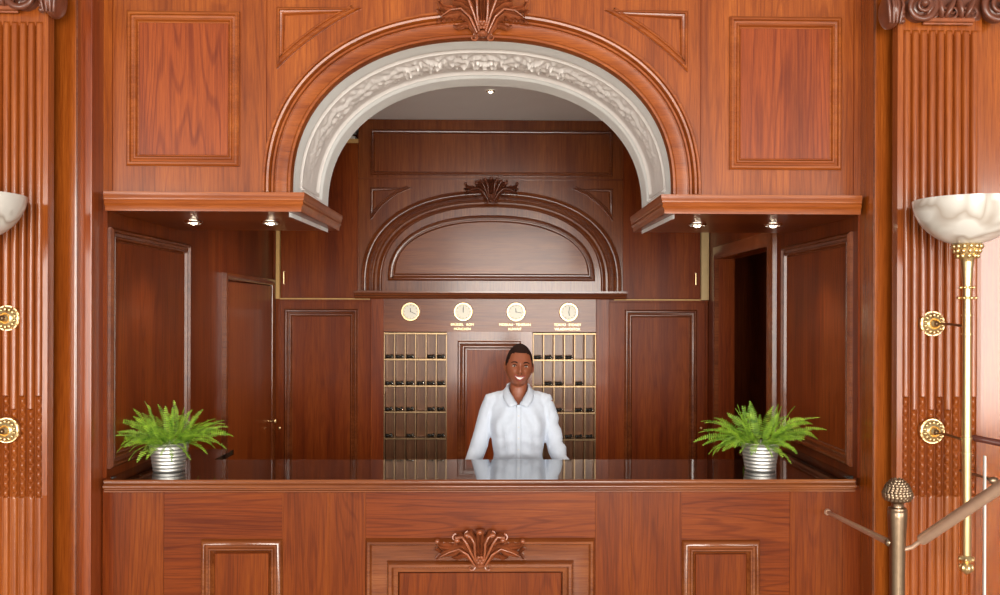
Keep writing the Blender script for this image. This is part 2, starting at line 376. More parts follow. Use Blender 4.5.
# white plaster vault inside the arch, with a sunk panel of low relief
def relief(s, v):
    """height of the foliage relief; s along the arch (-1..1), v across the panel (-1..1)"""
    h = 0.0
    e = (1-min(1, abs(s)/.86))
    if e <= 0: return 0
    a = abs(s)
    for k in range(3):
        vv = v-(.45*math.sin(a*22+k*2.1)*(.5+.4*k/3))
        h = max(h, math.exp(-(vv/.11)**2)*.75)
    c1 = .5+.5*math.sin(a*150+4*math.sin(v*6+a*9)); c2 = .5+.5*math.sin(v*15+3*math.sin(a*67))
    leafy = c1*c2*(1 if abs(v) < .72 else 0)
    if a < .3: leafy *= 1.5
    h = max(h, leafy*math.exp(-((abs(v)-.15)/.5)**2))
    return h*min(1, e*3)*(1 if abs(v) < .82 else 0)
VD = .80
NV, NS = 54, 560
ci = sarch(ACX, ZS, AA, AB, AN, NS, zb=None)
legs = [(ACX-AA, Z(194)-.11+.0001), (ACX-AA, Z(194)-.06), (ACX-AA, ZS-.006)]
path = legs+ci+[(ACX+AA, p[1]) for p in legs[::-1]]
L_ = [0]
for p, q in zip(path, path[1:]): L_.append(L_[-1]+math.hypot(q[0]-p[0], q[1]-p[1]))
LT = L_[-1]; bm = B(); rows = []
for i, p in enumerate(path):
    a, c = path[max(i-1, 0)], path[min(i+1, len(path)-1)]
    tx, tz = c[0]-a[0], c[1]-a[1]; ln = math.hypot(tx, tz) or 1; nx, nz = tz/ln, -tx/ln      # inward
    row = []; end = min(L_[i], LT-L_[i])
    s = (L_[i]/LT-.5)*2
    for j in range(NV+1):
        v = j/NV; y = v*VD; d = .017*v
        if v < .03: d = -.006*(1-v/.03)
        u = (v-.21)/(.81-.21)
        if 0 < u < 1 and end > .15:
            w = min(1, u/.04, (1-u)/.04, (end-.15)/.015); d -= .014*w
            if .09 < u < .14 or .86 < u < .91 or (.165 < end < .185 and .09 < u < .91): d += .012
            elif .14 < u < .86 and end > .185: d += .019*relief(s, (u-.5)/.36)
        row.append(bm.verts.new((p[0]+nx*d, y-.008, p[1]+nz*d)))
    rows.append(row)
for r0, r1 in zip(rows, rows[1:]):
    for j in range(NV):
        f = bm.faces.new((r0[j], r0[j+1], r1[j+1], r1[j])); v = (j+.5)/NV
        f.material_index = 1 if .25 < v < .78 else 0
# outer skin so that the vault has thickness
outer = []
for i, p in enumerate(path[::8]+[path[-1]]):
    pass
vault = mesh('trim_1', bm, [plaster, plaster_p], kind='structure', smooth=True, angle=60)
vault['label'] = 'white plaster archway lining with low relief of foliage'

# wood block behind the front wall above the side walls, closing the office above the canopies
# side walls of the niche / office
rp0, rp1 = rX(109.3, XL), rX(187.4, XL)
YP0, YP1 = .006, Yd(rp1)
DW0, DW1 = Yd(rX(222, XL)), Yd(rX(271, XL)); DWT = ZC+54*D/F
ZLO = 1.105
bm = box(B(), XL-.12, XL, .045, YB+.6, 0, ZLO); box(bm, XL-.12, XL, .001, YB+.6, ZLO, ZCEIL)
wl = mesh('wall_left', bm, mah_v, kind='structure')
def mould_on_wall(name, parent, fm, y0, z0, y1, z1, mat, s=1.2, h=1.2):
    bm = sweep(B(), rect(y0, z0, y1, z1), frame_prof(s, h), fm, True); return mesh(name, bm, mat, parent, smooth=True)
ZPT, ZPB = ZC+83*D/F, ZC-157*D/F
mould_on_wall('panel_moulding', wl, leftw(XL), YP0, ZPB, YP1, ZPT, mah_t)
bm = box(B(), XL-.002, XL+.004, YP0+.062, YP1-.062, ZPB+.062, ZPT-.062, .002); mesh('raised_panel', bm, mah_p, wl)
d1 = mesh('door_1', box(B(), XL+.001, XL+.014, DW0+.05, DW1-.02, .02, DWT-.05, .003), door_m, kind='structure')
bm = sweep(B(), [(DW0, .0), (DW0, DWT), (DW1+.02, DWT), (DW1+.02, 0)], [(0, 0), (0, .03), (.012, .034), (.03, .03), (.045, .018), (.05, 0)], leftw(XL), False, flip=-1); mesh('door_frame', bm, mah_t, d1, smooth=True)
bm = ell(B(), (XL+.05, DW1-.07, 1.02+.0), .018); tube(bm, [(XL+.012, DW1-.07, 1.02), (XL+.05, DW1-.07, 1.02)], .006); mesh('door_knob', bm, brass, d1, smooth=True)

# right wall with the doorway
OY0, OY1 = Yd(rX(771.5, XR)), Yd(rX(718.6, XR)); OZT = ZC+88.5*D/F
bm = B(); box(bm, XR, XR+.12, .045, OY0, 0, ZLO); box(bm, XR, XR+.12, .001, OY0, ZLO, ZCEIL); box(bm, XR, XR+.12, OY1, YB+.6, 0, ZCEIL); box(bm, XR, XR+.12, OY0, OY1, OZT, ZCEIL)
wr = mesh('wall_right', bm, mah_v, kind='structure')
RP0, RP1 = Yd(rX(853, XR))+.0, Yd(rX(784, XR))
mould_on_wall('panel_moulding', wr, rightw(XR), max(RP0, .006), ZPB, RP1, ZPT, mah_t)
bm = box(B(), XR-.004, XR+.002, max(RP0, .006)+.062, RP1-.062, ZPB+.062, ZPT-.062, .002); mesh('raised_panel', bm, mah_p, wr)
bm = sweep(B(), [(OY0, 0), (OY0, OZT), (OY1, OZT), (OY1, 0)], [(0, 0), (0, .03), (.02, .034), (.05, .03), (.09, .022), (.1, 0)], rightw(XR), False, flip=1); mesh('doorway_frame', bm, mah_t, wr, smooth=True)
bm = B(); box(bm, XR+.9, XR+1.0, OY0-.5, YB+.6, 0, ZCEIL); box(bm, XR+.12, XR+1.0, OY0-.5, OY0-.42, 0, ZCEIL)
mesh('wall_passage', bm, mah_v, kind='structure')

# piers either side of the facade
def pier(side, pe, p1, p2, p3):
    """three stepped upright faces from the facade edge outwards; image columns at their own depth"""
    sg = -1 if side == 'left' else 1
    r1, r2, r3 = .972, .962, .945
    z1 = Z(-90)
    x_in = FX0 if sg < 0 else FX1
    bm = B(); xa = X(p1, r1)
    x_in2 = x_in
    box(bm, x_in2, xa+sg*.05, Yd(r1), .12, 0, z1, .004)
    o = mesh('wall_'+side+'_pier', bm, red_v, kind='structure')
    bm = B(); box(bm, X(p1, r2), X(p3, r2)+sg*.3, Yd(r2), .1, 0, z1, .006); mesh('pier_face', bm, gloss_v, o)
    bm = B(); tube(bm, [(X(p1, r2), Yd(r2)+.004, 0), (X(p1, r2), Yd(r2)+.004, z1)], .004, 8); mesh('bead', bm, mah_t, o, smooth=True)
    return o
pl = pier('left', 103, 76, 62, 50)
pr = pier('right', 862, 874, 884, 896)
# outer wall beyond the pilasters
bm = box(B(), X(975, .945), 5.2, Yd(.945), .1, 0, Z(-90)); mesh('wall_outer_right', bm, gloss_v, kind='structure')
bm = box(B(), X(2, .945), -5.2, Yd(.945), .1, 0, Z(-90)); mesh('wall_outer_left', bm, gloss_v, kind='structure')

# ------------------------------------------------------------------ fluted pilasters
RP = .93
def pilaster(px0, px1, fl0, sp, nf, label, left):
    x0, x1 = X(px0, RP), X(px1, RP); Y0 = Yd(RP); zt, zb = Z(-60, RP), 0.0
    t = thing('fluted_pilaster', label, 'pilaster', ((x0+x1)/2, Y0, 0))
    fx = [X(fl0+sp*i, RP) for i in range(nf)]; dx = fx[1]-fx[0]; hw = dx*.40
    zf, zbead, zreed = Z(29.5, RP), Z(397, RP), Z(497, RP); bead = Z(0, RP)-Z(9.1, RP)
    zs = [zt, zf+.03]+[zf-.001+.024*(1-k/8) for k in range(9)]+[zf-.005-.01*k for k in range(3)]
    zz = zf-.3
    while zz > zbead+.10: zs.append(zz); zz -= .3
    zz = zbead+.06
    while zz > zreed-.02: zs.append(zz); zz -= bead/7
    zs += [zreed-.03, zreed-.5, 0.0]
    zs = sorted(set(round(z, 5) for z in zs), reverse=True)
    xs = [x0]
    for f in fx:
        for k in range(13): xs.append(f-hw+2*hw*k/12)
        if f != fx[-1]: xs += [f+hw+(dx-2*hw)*.25, f+hw+(dx-2*hw)*.75]
    xs.append(x1)
    def depth(x, z):
        for i, f in enumerate(fx):
            u = (x-f)/hw
            if abs(u) <= 1.0001:
                c = math.sqrt(max(0, 1-u*u))
                if z > zf+.012: return 0
                if z > zf: return .013*c*math.sqrt(max(0, 1-((z-zf)/.012)**2))
                start = zbead-(.055 if i % 2 else 0)
                if z > start: return .013*c
                if z > zreed:
                    q = ((start-z) % bead)/bead
                    return -.012*c+.017*max(0, 1-(u/.62)**2)**.5*max(0, math.sin(PI*q))**.6 if abs(u) < .62 else -.012*c
                return .010*c-.004 if abs(u) < .93 else -.004
        return -.007 if z < zf-.004 and fx[0]-hw < x < fx[-1]+hw else 0
    bm = B(); rows = []
    for z in zs: rows.append([bm.verts.new((x, Y0-depth(x, z), z)) for x in xs])
    for r0, r1 in zip(rows, rows[1:]):
        for j in range(len(xs)-1): bm.faces.new((r0[j], r0[j+1], r1[j+1], r1[j]))
    for j in (0, len(xs)-1):
        back = [bm.verts.new((r[j].co.x, Y0+.05, r[j].co.z)) for r in rows]
        for k in range(len(rows)-1): bm.faces.new((rows[k][j], rows[k+1][j], back[k+1], back[k]))
    mesh('shaft', bm, oak_side, t, smooth=True, angle=40)
    return t, x0, x1
pilR, rx0, rx1 = pilaster(897, 981, 906, 8.43, 9, 'wooden fluted pilaster right of the desk, behind the pine cone post', False)
pilL, lx0, lx1 = pilaster(-44, 47.5, -27, 8.25, 9, 'wooden fluted pilaster at the far left edge beside the niche', True)

def spiral_tube(bm, cx, cz, y, r0, turns, dirn, start, thick, depth, k=54, seg=8):
    pts = []; rad = []
    for i in range(k+1):
        t = i/k; a = start+dirn*2*PI*turns*t; r = r0*(1-t)**.9+.004
        pts.append((cx+r*math.cos(a), y-depth*(.4+.6*t), cz+r*math.sin(a))); rad.append((thick*(1-.6*t)*.8, thick*(1-.6*t)))
    tube(bm, pts, rad, seg, up=(0, -1, 0)); return bm
def capital(t, pxs, mid_a, mid_b, curls, dy):
    Y0 = Yd(RP); u = D*RP/F
    for px, dr in pxs:
        bm = B(); cx, cz = X(px, RP), Z(3+dy, RP)
        lathe(bm, [(0, .045), (.03, .04), (.052, .03), (.06, .0)], cx, cz, 28, axis='Y', z0=Y0)
        spiral_tube(bm, cx, cz, Y0-.02, .066, 2.1, dr, PI/2, .016, .05)
        ell(bm, (cx, Y0-.075, cz), (.016, .02, .016))
        mesh('volute', bm, carve_d, t, smooth=True, angle=60)
    bm = B()                                                   # moulding bar under the leaves
    xa, xb = X(mid_a, RP), X(mid_b, RP)
    tube(bm, [(xa, Y0-.03, Z(16+dy, RP)), (xb, Y0-.03, Z(16+dy, RP))], .010, 10)
    tube(bm, [(xa, Y0-.02, Z(19+dy, RP)), (xb, Y0-.02, Z(19+dy, RP))], .006, 8)
    mesh('astragal', bm, carve, t, smooth=True)
    bm = B(); n = 5                                            # slanted leaves between the volutes
    for i in range(n):
        cx = xa+(xb-xa)*(i+.5)/n; cz = Z(5+dy, RP)
        M = Matrix.Rotation(.45 if i % 2 == 0 else -.2, 4, 'Y')
        ell(bm, (cx, Y0-.035, cz), (.014, .028, .045), M=M)
        spiral_tube(bm, cx+.012, cz-.015, Y0-.02, .022, 1.2, 1, -PI/2, .006, .03, k=20, seg=6)
    box(bm, xa-.04, xb+.04, Y0-.012, Y0+.02, Z(14+dy, RP), Z(-60, RP))
    mesh('leaf_band', bm, carve_d, t, smooth=True, angle=50)
    bm = B()
    for px, dr in curls:                                       # side volutes seen edge on
        cx = X(px, RP); cz = Z(6+dy, RP)
        ell(bm, (cx, Y0-.01, cz), (.040, .075, .078), 20, 14)
        for k in range(4):
            a = -PI*.9+k*.5
            tube(bm, [(cx-.042*dr+.02*dr*k, Y0-.07+.004*k, cz+.07), (cx-.035*dr+.02*dr*k, Y0-.085, cz), (cx-.02*dr+.014*dr*k, Y0-.06, cz-.065)], .006, 6)
        for k in range(3): ell(bm, (cx+dr*.045, Y0-.03, cz-.04-.02*k+.03), .012)
    mesh('side_volute', bm, carve_d, t, smooth=True, angle=60)
capital(pilR, ((915.5, -1), (993, 1)), 920, 969, ((888, 1),), 2)
capital(pilL, ((26, 1), (-51, -1)), -28, 20, ((55, -1),), -1)

# ================================================================== CANOPIES
def canopy(px_in, side, label):
    zt, zb = Z(193.5, .985), Z(212.3, .985); Yf = Yd(.985); Yb = .225*D-.01
    if side < 0: xo, xi = X(103, .985), X(px_in, .985)
    else: xo, xi = X(862, .985), X(px_in, .985)
    xw = XL if side < 0 else XR
    t = thing('canopy', label, 'canopy', ((xo+xi)/2, 0, zb))
    s = side
    H = zt-zb
    prof = [(0, 0), (0, -.004), (0, -.018), (-.004, -.024), (-.004, -.034), (-.009, -.040), (-.006, -.052), (-.012, -.058), (-.016, -.064), (-.018, -H)]
    # path from the outer end along the front, round the corner and back
    path = [(xo, Yf), (xi, Yf), (xi-s*0, Yb)]
    bm = sweep(B(), path, prof, lambda a, b2, h: (a, b2, zt+h), False, flip=(1 if s > 0 else -1)); mesh('cornice', bm, oak_trim, t, smooth=True)
    bm = B(); ix = xi+s*.018
    def P(x, y, z): return bm.verts.new((x, y, z))
    pts = [(xo, Yf+.018), (ix, Yf+.018), (ix, Yb), (xw+s*-.003, Yb), (xw+s*-.003, .0), (xo, .0)]
    f = [P(x, y, zb) for x, y in pts]; bm.faces.new(f)
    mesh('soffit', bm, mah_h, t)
    bm = B(); tp = [(xo, Yf), (xi, Yf), (xi, Yb), (xw+s*-.003, Yb), (xw-s*.003, 0), (xo, 0)]
    bm.faces.new([bm.verts.new((x, y, zt)) for x, y in tp])
    a = [bm.verts.new(v) for v in ((xi, Yb, zt), (xw-s*.003, Yb, zt), (xw-s*.003, Yb, zb), (ix, Yb, zb))]; bm.faces.new(a)
    mesh('top_board', bm, mah_h, t)
    return zb, t
zsof, canL = canopy(304, -1, 'wooden moulded canopy shelf left of the arch, over the left fern')
_, canR = canopy(661, 1, 'wooden moulded canopy shelf right of the arch, over the right fern')
def downlight(x, y, z, label, power=9, r=.045, grp='recessed spotlights'):
    t = thing('recessed_spotlight', label, 'spotlight', (x, y, z), grp)
    bm = lathe(B(), [(r, -.001), (r*1.02, -.006), (r*.8, -.012), (r*.72, -.004)], x, y, 28, z0=z); mesh('ring', bm, chrome, t, smooth=True)
    bm = B(); ell(bm, (x, y, z-.008), (r*.42, r*.42, .012)); mesh('lamp', bm, bulb, t, smooth=True)
    bm = B()
    for k in range(3):
        a = k*2*PI/3+.4; tube(bm, [(x+r*.8*math.cos(a), y+r*.8*math.sin(a), z-.010), (x+r*.3*math.cos(a), y+r*.3*math.sin(a), z-.018)], .004, 6)
    mesh('bracket', bm, chrome, t, smooth=True)
    l = bpy.data.lights.new('spot', 'SPOT'); l.energy = power; l.spot_size = math.radians(95); l.spot_blend = .7; l.color = (1, .84, .64); l.shadow_soft_size = .03
    o = bpy.data.objects.new('spot', l); C.objects.link(o); o.location = (0, 0, -.03); o.parent = t
rs = (ZC-zsof)/1.0
def soff_r(py): return (zsof-ZC)*F/D/(312-py)
for px, py, lab in ((193, 221.5, 'recessed chrome spotlight in the left canopy, the one nearer the side wall'), (270, 221.5, 'recessed chrome spotlight in the left canopy, the one nearer the arch'),
                    (697, 226, 'recessed chrome spotlight in the right canopy, the one nearer the arch'), (773, 226, 'recessed chrome spotlight in the right canopy, the one nearer the side wall')):
    r = soff_r(222.5); downlight(X(px, r), Yd(r), zsof, lab)
rc = (ZCEIL-ZC)*F/D/(312-90.5); downlight(X(490, rc), Yd(rc), ZCEIL, 'small lit spotlight in the white ceiling seen through the arch', 25, .03)

# ================================================================== RECEPTION COUNTER
RC = .985; ZT = 1.105
ct = thing('reception_counter', 'long panelled wooden reception counter with black top edge moulding', 'counter', (XC, .2, 0))
cx0, cx1 = X(104, RC), X(856, RC)
YF = -.005                                              # front face
YFt = Yd(RC)
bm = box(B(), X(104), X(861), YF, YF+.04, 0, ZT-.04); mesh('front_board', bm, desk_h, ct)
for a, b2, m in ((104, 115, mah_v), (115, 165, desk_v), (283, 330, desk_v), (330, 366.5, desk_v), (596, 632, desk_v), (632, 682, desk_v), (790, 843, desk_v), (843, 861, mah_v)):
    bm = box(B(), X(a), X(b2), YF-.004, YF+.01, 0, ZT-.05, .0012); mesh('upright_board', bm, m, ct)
hprof = [(0, 0), (.004, .014), (.012, .022), (.020, .024), (.026, .014), (.034, .012), (.040, .020), (.046, .020), (.052, .006), (.06, 0)]
for a, b2, zt_ in ((202.5, 284, 538), (682, 760, 540)):
    x0, x1, z0, z1 = X(a), X(b2), .2, Z(zt_)
    bm = sweep(B(), rect(x0, z0, x1, z1), [(o, h+.004) for o, h in hprof], front(YF), True); mesh('panel_moulding', bm, edge_m, ct, smooth=True)
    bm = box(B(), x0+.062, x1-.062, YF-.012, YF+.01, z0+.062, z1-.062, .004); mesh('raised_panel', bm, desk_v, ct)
x0, x1, z0, z1 = X(366.5), X(595.5), .15, Z(537.5)
pm = [(0, 0), (.004, .018), (.012, .030), (.022, .028), (.030, .016), (.036, .014)]
bm = sweep(B(), rect(x0, z0, x1, z1), pm+[(.098, .014), (.102, .03), (.110, .042), (.122, .042), (.130, .026), (.148, .020), (.150, .012), (.152, 0)], front(YF), True); mesh('centre_panel_moulding', bm, edge_m, ct, smooth=True)
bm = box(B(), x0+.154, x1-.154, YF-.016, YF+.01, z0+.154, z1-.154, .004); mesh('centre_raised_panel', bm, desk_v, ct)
bm = sweep(B(), [(cx0, YFt), (cx1, YFt)], [(-.012, .001), (-.004, .004), (.002, -.002), (.002, -.006), (-.006, -.009), (-.006, -.013), (.004, -.017), (.010, -.023), (.010, -.029), (.003, -.035), (-.010, -.038), (-.010, -.042), (-.003, -.046), (-.003, -.051), (-.016, -.056), (-.04, -.058)], lambda a, b2, h: (a, b2, ZT+h), False, flip=-1)
mesh('edge_moulding', bm, edge_m, ct, smooth=True, angle=50)
# staff side ledge, below the worktop
bm = box(B(), XL+.01, XR-.01, .5, .70, .84, .87, .004); mesh('staff_ledge', bm, mah_h, ct)
bm = box(B(), XL+.02, XR-.02, .04, .5, .1, ZT-.03); mesh('carcass', bm, mah_h, ct)
# black worktop, U shaped
YBk = ((ZC-ZT)*F/D/(459.5-312)-1)*D; YA = Yd((ZC-ZT)*F/D/(449.5-312))
rA = YA/D+1; rK = YBk/D+1
xa = X(234, rA); xb = 2*XC-xa
pts = [(XL+.002, YFt+.012), (XR-.002, YFt+.012), (XR-.002, YA), (xb, YA), (xb, YBk), (xa, YBk), (xa, YA), (XL+.002, YA)]
bm = box(B(), cx0+.02, cx1-.02, YFt+.012, .046, ZT-.028, ZT); box(bm, XL+.002, XR-.002, .046, YBk, ZT-.028, ZT)
box(bm, XL+.002, xa, YBk, YA, ZT-.028, ZT); box(bm, xb, XR-.002, YBk, YA, ZT-.028, ZT)
mesh('worktop', bm, granite, loc=(XC, .2, ZT-.028), label='polished black stone worktop running along the reception counter', cat='worktop')

# ================================================================== BACK WALL BAY
bay = thing('panelled_bay', 'dark wooden wall bay with blind arch and cornice behind the receptionist', 'wall panelling', (X(490, RB), YB, 0))
fb = front(YB)
bx0, bx1 = X(358, RB), X(622.5, RB); bcx = X(491.5, RB)
bm = box(B(), bx0, bx1, YB, YB+.5, Z(299, RB), ZCEIL-.002); mesh('upper_board', bm, bay_v, bay)
bm = box(B(), X(371, RB), X(609, RB), YB+.001, YB+.5, Z(332, RB), Z(299, RB)); mesh('clock_board', bm, bay_h, bay)
bm = B()
for a, b2 in ((371, 384), (596, 609)): box(bm, X(a, RB), X(b2, RB), YB-.012, YB+.5, 0, Z(299, RB), .003)
for a, b2 in ((371, 384),): pass
bm.free()
for a, b2 in ((371, 384), (596, 609)):
    bm = box(B(), X(a, RB), X(b2, RB), YB-.012, YB+.5, 0, Z(299, RB), .003); mesh('post', bm, mah_p, bay)
bm = box(B(), X(447, RB), X(532.5, RB), YB+.001, YB+.5, 0, Z(332, RB)); mesh('centre_board', bm, bay_v, bay)
bm = sweep(B(), rect(X(457.8, RB), .15, X(521, RB), Z(341, RB)), frame_prof(1.2, 1.3), fb, True); mesh('centre_moulding', bm, mah_t, bay, smooth=True)
bm = box(B(), X(458, RB)+.07, X(521, RB)-.07, YB-.008, YB+.01, .22, Z(341, RB)-.07, .003); mesh('centre_panel', bm, mah_p, bay)
# cornice
cz1, cz0 = Z(291, 1.70), Z(299, 1.70); ch = cz1-cz0
bm = sweep(B(), [(X(353, 1.69), 0), (X(628, 1.69), 0)], [(0, ch*.5), (.09, ch*.5), (.09, ch*.25), (.075, ch*.15), (.07, -.05*ch), (.05, -.15*ch), (.045, -.35*ch), (.03, -.5*ch), (0, -.5*ch)], lambda a, b2, h: (a, YB-b2*1.0-0.0, (cz0+cz1)/2+h), False, flip=1)
mesh('cornice', bm, mah_t, bay, smooth=True, angle=30)
# upper long panel
bm = sweep(B(), rect(X(370.5, RB), Z(176, RB), X(612, RB), Z(130.5, RB)), frame_prof(.6, .9), fb, True); mesh('upper_moulding', bm, mah_t, bay, smooth=True)
bm = box(B(), bx0, bx1, YB-.008, YB, Z(180, RB), Z(178.5, RB)); mesh('joint', bm, mah_t, bay)
# blind arch
a_o = (X(622, RB)-X(361, RB))/2; zfoot = Z(291, RB); zsp = Z(284, RB); b_o = Z(190.5, RB)-zsp
k_ = D*RB/F
ai = a_o-14*k_; bi = b_o-12*k_
prof = [(0, 0.004), (.006, .014), (.016, .018), (.024, .012), (.034, .012), (.040, .030), (.052, .042), (.064, .040), (.070, .028), (.078, .028), (.086, .036), (.100, .034), (.110, 0)]
bm = arch_sweep(B(), bcx, zsp, ai, bi, 2.35, prof, YB, zfoot, a2=a_o, b3=b_o); mesh('arch_moulding', bm, mah_t, bay, smooth=True, angle=50)
bm = arch_sweep(B(), bcx, zsp, ai-7*k_, bi-5*k_, 2.35, [(0, .004), (.004, .012), (.010, .014), (.016, .008), (.022, .008), (.030, .004)], YB, zfoot, a2=ai-2*k_, b3=bi-1.5*k_); mesh('inner_ring', bm, mah_t, bay, smooth=True, angle=50)
ain = a_o-27*k_; bin_ = Z(215.5, RB)-Z(281, RB)
inner = sarch(bcx, Z(281, RB)+.02, ain, bin_-.02, 2.3, 48, zb=Z(281, RB))
bm = sweep(B(), inner, frame_prof(1.1, 1.1), fb, True, flip=-1); mesh('tympanum_moulding', bm, mah_t, bay, smooth=True, angle=50)
inner2 = sarch(bcx, Z(281, RB)+.055, ain-.06, bin_-.115, 2.3, 48, zb=Z(281, RB)+.055)
bm = B(); poly(bm, inner2, fb, .006, .01); mesh('tympanum_panel', bm, bay_h, bay)
spandrel(bay, bcx, (X(612.5, RB)-X(370.5, RB))/2, (X(571, RB)-X(412, RB))/2, Z(188.5, RB), Z(221, RB), ((X(594, RB)-X(390, RB))/2, Z(200, RB)), YB, mah_t, bay_h, .6)

# ------------------------------------------------------------------ side cupboards
def cupboard(side):
    s = side
    if s < 0: e0, e1, m0, m1, strip, lab = 279, 371, 285, 358, (276.5, 280), 'tall dark wooden cupboard left of the key racks'
    else: e0, e1, m0, m1, strip, lab = 706, 609, 696.5, 624.5, (700.5, 708), 'tall dark wooden cupboard right of the key racks'
    top = Z(140, RB) if s < 0 else ZCEIL-.002
    zsplit = Z(299.5, RB)
    x0, x1 = X(e0, RB), X(e1, RB)
    xin = bx0-.001 if s < 0 else bx1+.001
    t = thing('tall_cupboard', lab, 'cupboard', ((x0+x1)/2, YB+.2, 0))
    bm = box(B(), XL+.004 if s < 0 else XR-.004, x1, YB+.012, YB+.5, .0, zsplit); box(bm, XL+.004 if s < 0 else XR-.004, xin, YB+.012, YB+.5, zsplit, top); mesh('carcass', bm, mah_v, t)
    dr = mesh('lower_door', box(B(), x0+(.01 if s < 0 else -.01), x1, YB-.002, YB+.012, .05, zsplit-.02, .002), mah_v, t)
    bm = sweep(B(), rect(X(min(m0, m1), RB), .2, X(max(m0, m1), RB), Z(309.5, RB)), frame_prof(1.2, 1.3), front(YB-.002), True); mesh('door_moulding', bm, mah_t, dr, smooth=True)
    kx = X(281, RB) if s < 0 else X(700.5, RB)
    bm = lathe(B(), [(.003, 0), (.005, .02), (.011, .026), (.012, .032), (.008, .038), (.0005, .04)], kx, Z(427.5, RB), 14, axis='Y', z0=YB-.002); mesh('knob', bm, brass, dr, smooth=True)
    ux0 = X(281, RB) if s < 0 else X(699.5, RB)
    ud = mesh('upper_door', box(B(), ux0, xin, YB-.004, YB+.012, zsplit+.012, top-.03 if s < 0 else top-.002, .002), mah_v, t)
    hx = X(284.5, RB) if s < 0 else X(695, RB)
    bm = tube(B(), [(hx, YB-.004, Z(285, RB)), (hx, YB-.03, Z(284.5, RB)), (hx, YB-.03, Z(273, RB)), (hx, YB-.004, Z(272.5, RB))], .005, 8); mesh('handle', bm, brass, ud, smooth=True)
    bm = B(); box(bm, X(strip[0], RB), X(strip[1], RB), YB-.022 if s < 0 else YB-.03, YB+.012, zsplit, top); mesh('edge_strip', bm, plywood if s < 0 else cream_m, t)
    bm = box(B(), X(strip[1] if s < 0 else strip[0], RB), X(370, RB) if s < 0 else X(609+5, RB), YB-.012, YB+.002, Z(300, RB), Z(298.8, RB)); mesh('shelf_edge', bm, plywood, t)
    if s < 0:
        bm = box(B(), XL+.01, xin, YB-.004, YB+.5, top-.035, top, .001); mesh('top_board', bm, plywood, t)
    return t, top
cupL, topL = cupboard(-1); cupR, _ = cupboard(1)
# small camera on the left cupboard
sx = X(349, 1.735); sy = YB+.08
t = thing('security_camera', 'small white and black camera on top of the left cupboard', 'camera', (sx, sy, topL))
bm = box(B(), sx-.05, sx+.05, sy-.05, sy+.05, topL, topL+.03, .008); mesh('base', bm, white_p, t)
bm = ell(B(), (sx-.005, sy-.04, topL+.045), (.035, .035, .028)); mesh('lens_dome', bm, dark_m, t, smooth=True)
bm = box(B(), sx-.05, sx+.05, sy-.03, sy+.06, topL+.06, topL+.11, .01); mesh('housing', bm, white_p, t)

# ------------------------------------------------------------------ key racks
def rack(px, ys, label, ncol, keys, labels):
    x = [X(p, RB) for p in px]; top = Z(333, RB)
    t = thing('key_rack', label, 'key rack', ((x[0]+x[-1])/2, YB, Z(470, RB)))
    bm = box(B(), x[0]-.004, x[-1]+.004, YB+.09, YB+.10, .3, top); mesh('backboard', bm, rack_m, t)
    for y in ys:
        bm = B(); z = Z(y, RB); box(bm, x[0]-.004, x[-1]+.004, YB-.006, YB+.09, z-.009, z+.005, .0015); mesh('shelf', bm, brass_d, t)
    for i, xx in enumerate(x):
        bm = box(B(), xx-.004, xx+.004, YB-.001, YB+.09, Z(ys[-1], RB), top, .001); mesh('divider', bm, brass_d, t)
    return t, x
def make_key(x, y, z, label, grp):
    t = thing('room_key', label, 'key', (x, y, z), grp)
    bm = lathe(B(), [(.001, -.028), (.014, -.026), (.016, -.016), (.011, -.007), (.011, .007), (.016, .016), (.014, .026), (.001, .028)], 0, 0, 12)
    bmesh.ops.transform(bm, matrix=Matrix.Translation((x-.004, y, z+.016)) @ Matrix.Rotation(PI/2-.1, 4, 'Y'), verts=bm.verts); mesh('fob', bm, dark_m, t, smooth=True)
    bm = B(); ell(bm, (x+.021, y-.004, z+.012), (.009, .009, .009)); mesh('tip', bm, chrome, t, smooth=True)
    bm = B(); tube(bm, [(x-.018, y-.01, z+.024), (x-.006, y-.016, z+.031), (x+.008, y-.012, z+.022)], .002, 6); mesh('blade', bm, brass_d, t, smooth=True)
    return t
proto = None
def copy_tree(o, parent=None):
    c = o.copy(); C.objects.link(c)
    if parent: c.parent = parent
    for ch in o.children: copy_tree(ch, c)
    return c
LX = (384.5, 394.7, 405.3, 415.8, 426.2, 436.4, 446.5); RX = (533.3, 543.8, 554.3, 564.6, 574.8, 585.3, 595.5)
LY = (333.5, 359.5, 386, 412, 438.5, 466, 493); RY = (333.5, 360, 386.3, 412.8, 439.5, 466, 493)
rows_w = ('top', 'second', 'third', 'fourth', 'fifth')
cols_w = ('first', 'second', 'third', 'fourth', 'fifth', 'sixth')
KL = ((1, 2, 3, 5, 6), (1, 2, 3, 4, 5, 6), (1, 2, 3, 5, 6), (1, 3, 5, 6), (1, 2, 3, 4, 5, 6))
KR = ((1, 2, 3, 4), (2, 3, 5), (3, 5, 6), (3, 4, 5, 6), (2, 3, 4, 5, 6))
for nm, px, ys, KK, side in (('left', LX, LY, KL, 0), ('right', RX, RY, KR, 1)):
    t, x = rack(px, ys, 'brass key pigeonhole rack %s' % ('left of the receptionist' if side == 0 else 'right of the receptionist'), 6, None, None)
    for r, cols in enumerate(KK):
        for c in cols:
            lab = 'black room key, %s column, %s row of the %s key rack' % (cols_w[c-1], rows_w[r], nm)
            kx = (x[c-1]+x[c])/2; kz = Z(ys[r+1], RB)+.004; g = 'room keys in the %s rack' % nm
            if proto is None: proto = make_key(kx, YB+.03, kz, lab, g)
            else:
                o = copy_tree(proto); o.location = (kx+random.uniform(-.003, .003), YB+.03, kz); o['label'] = lab; o['group'] = g

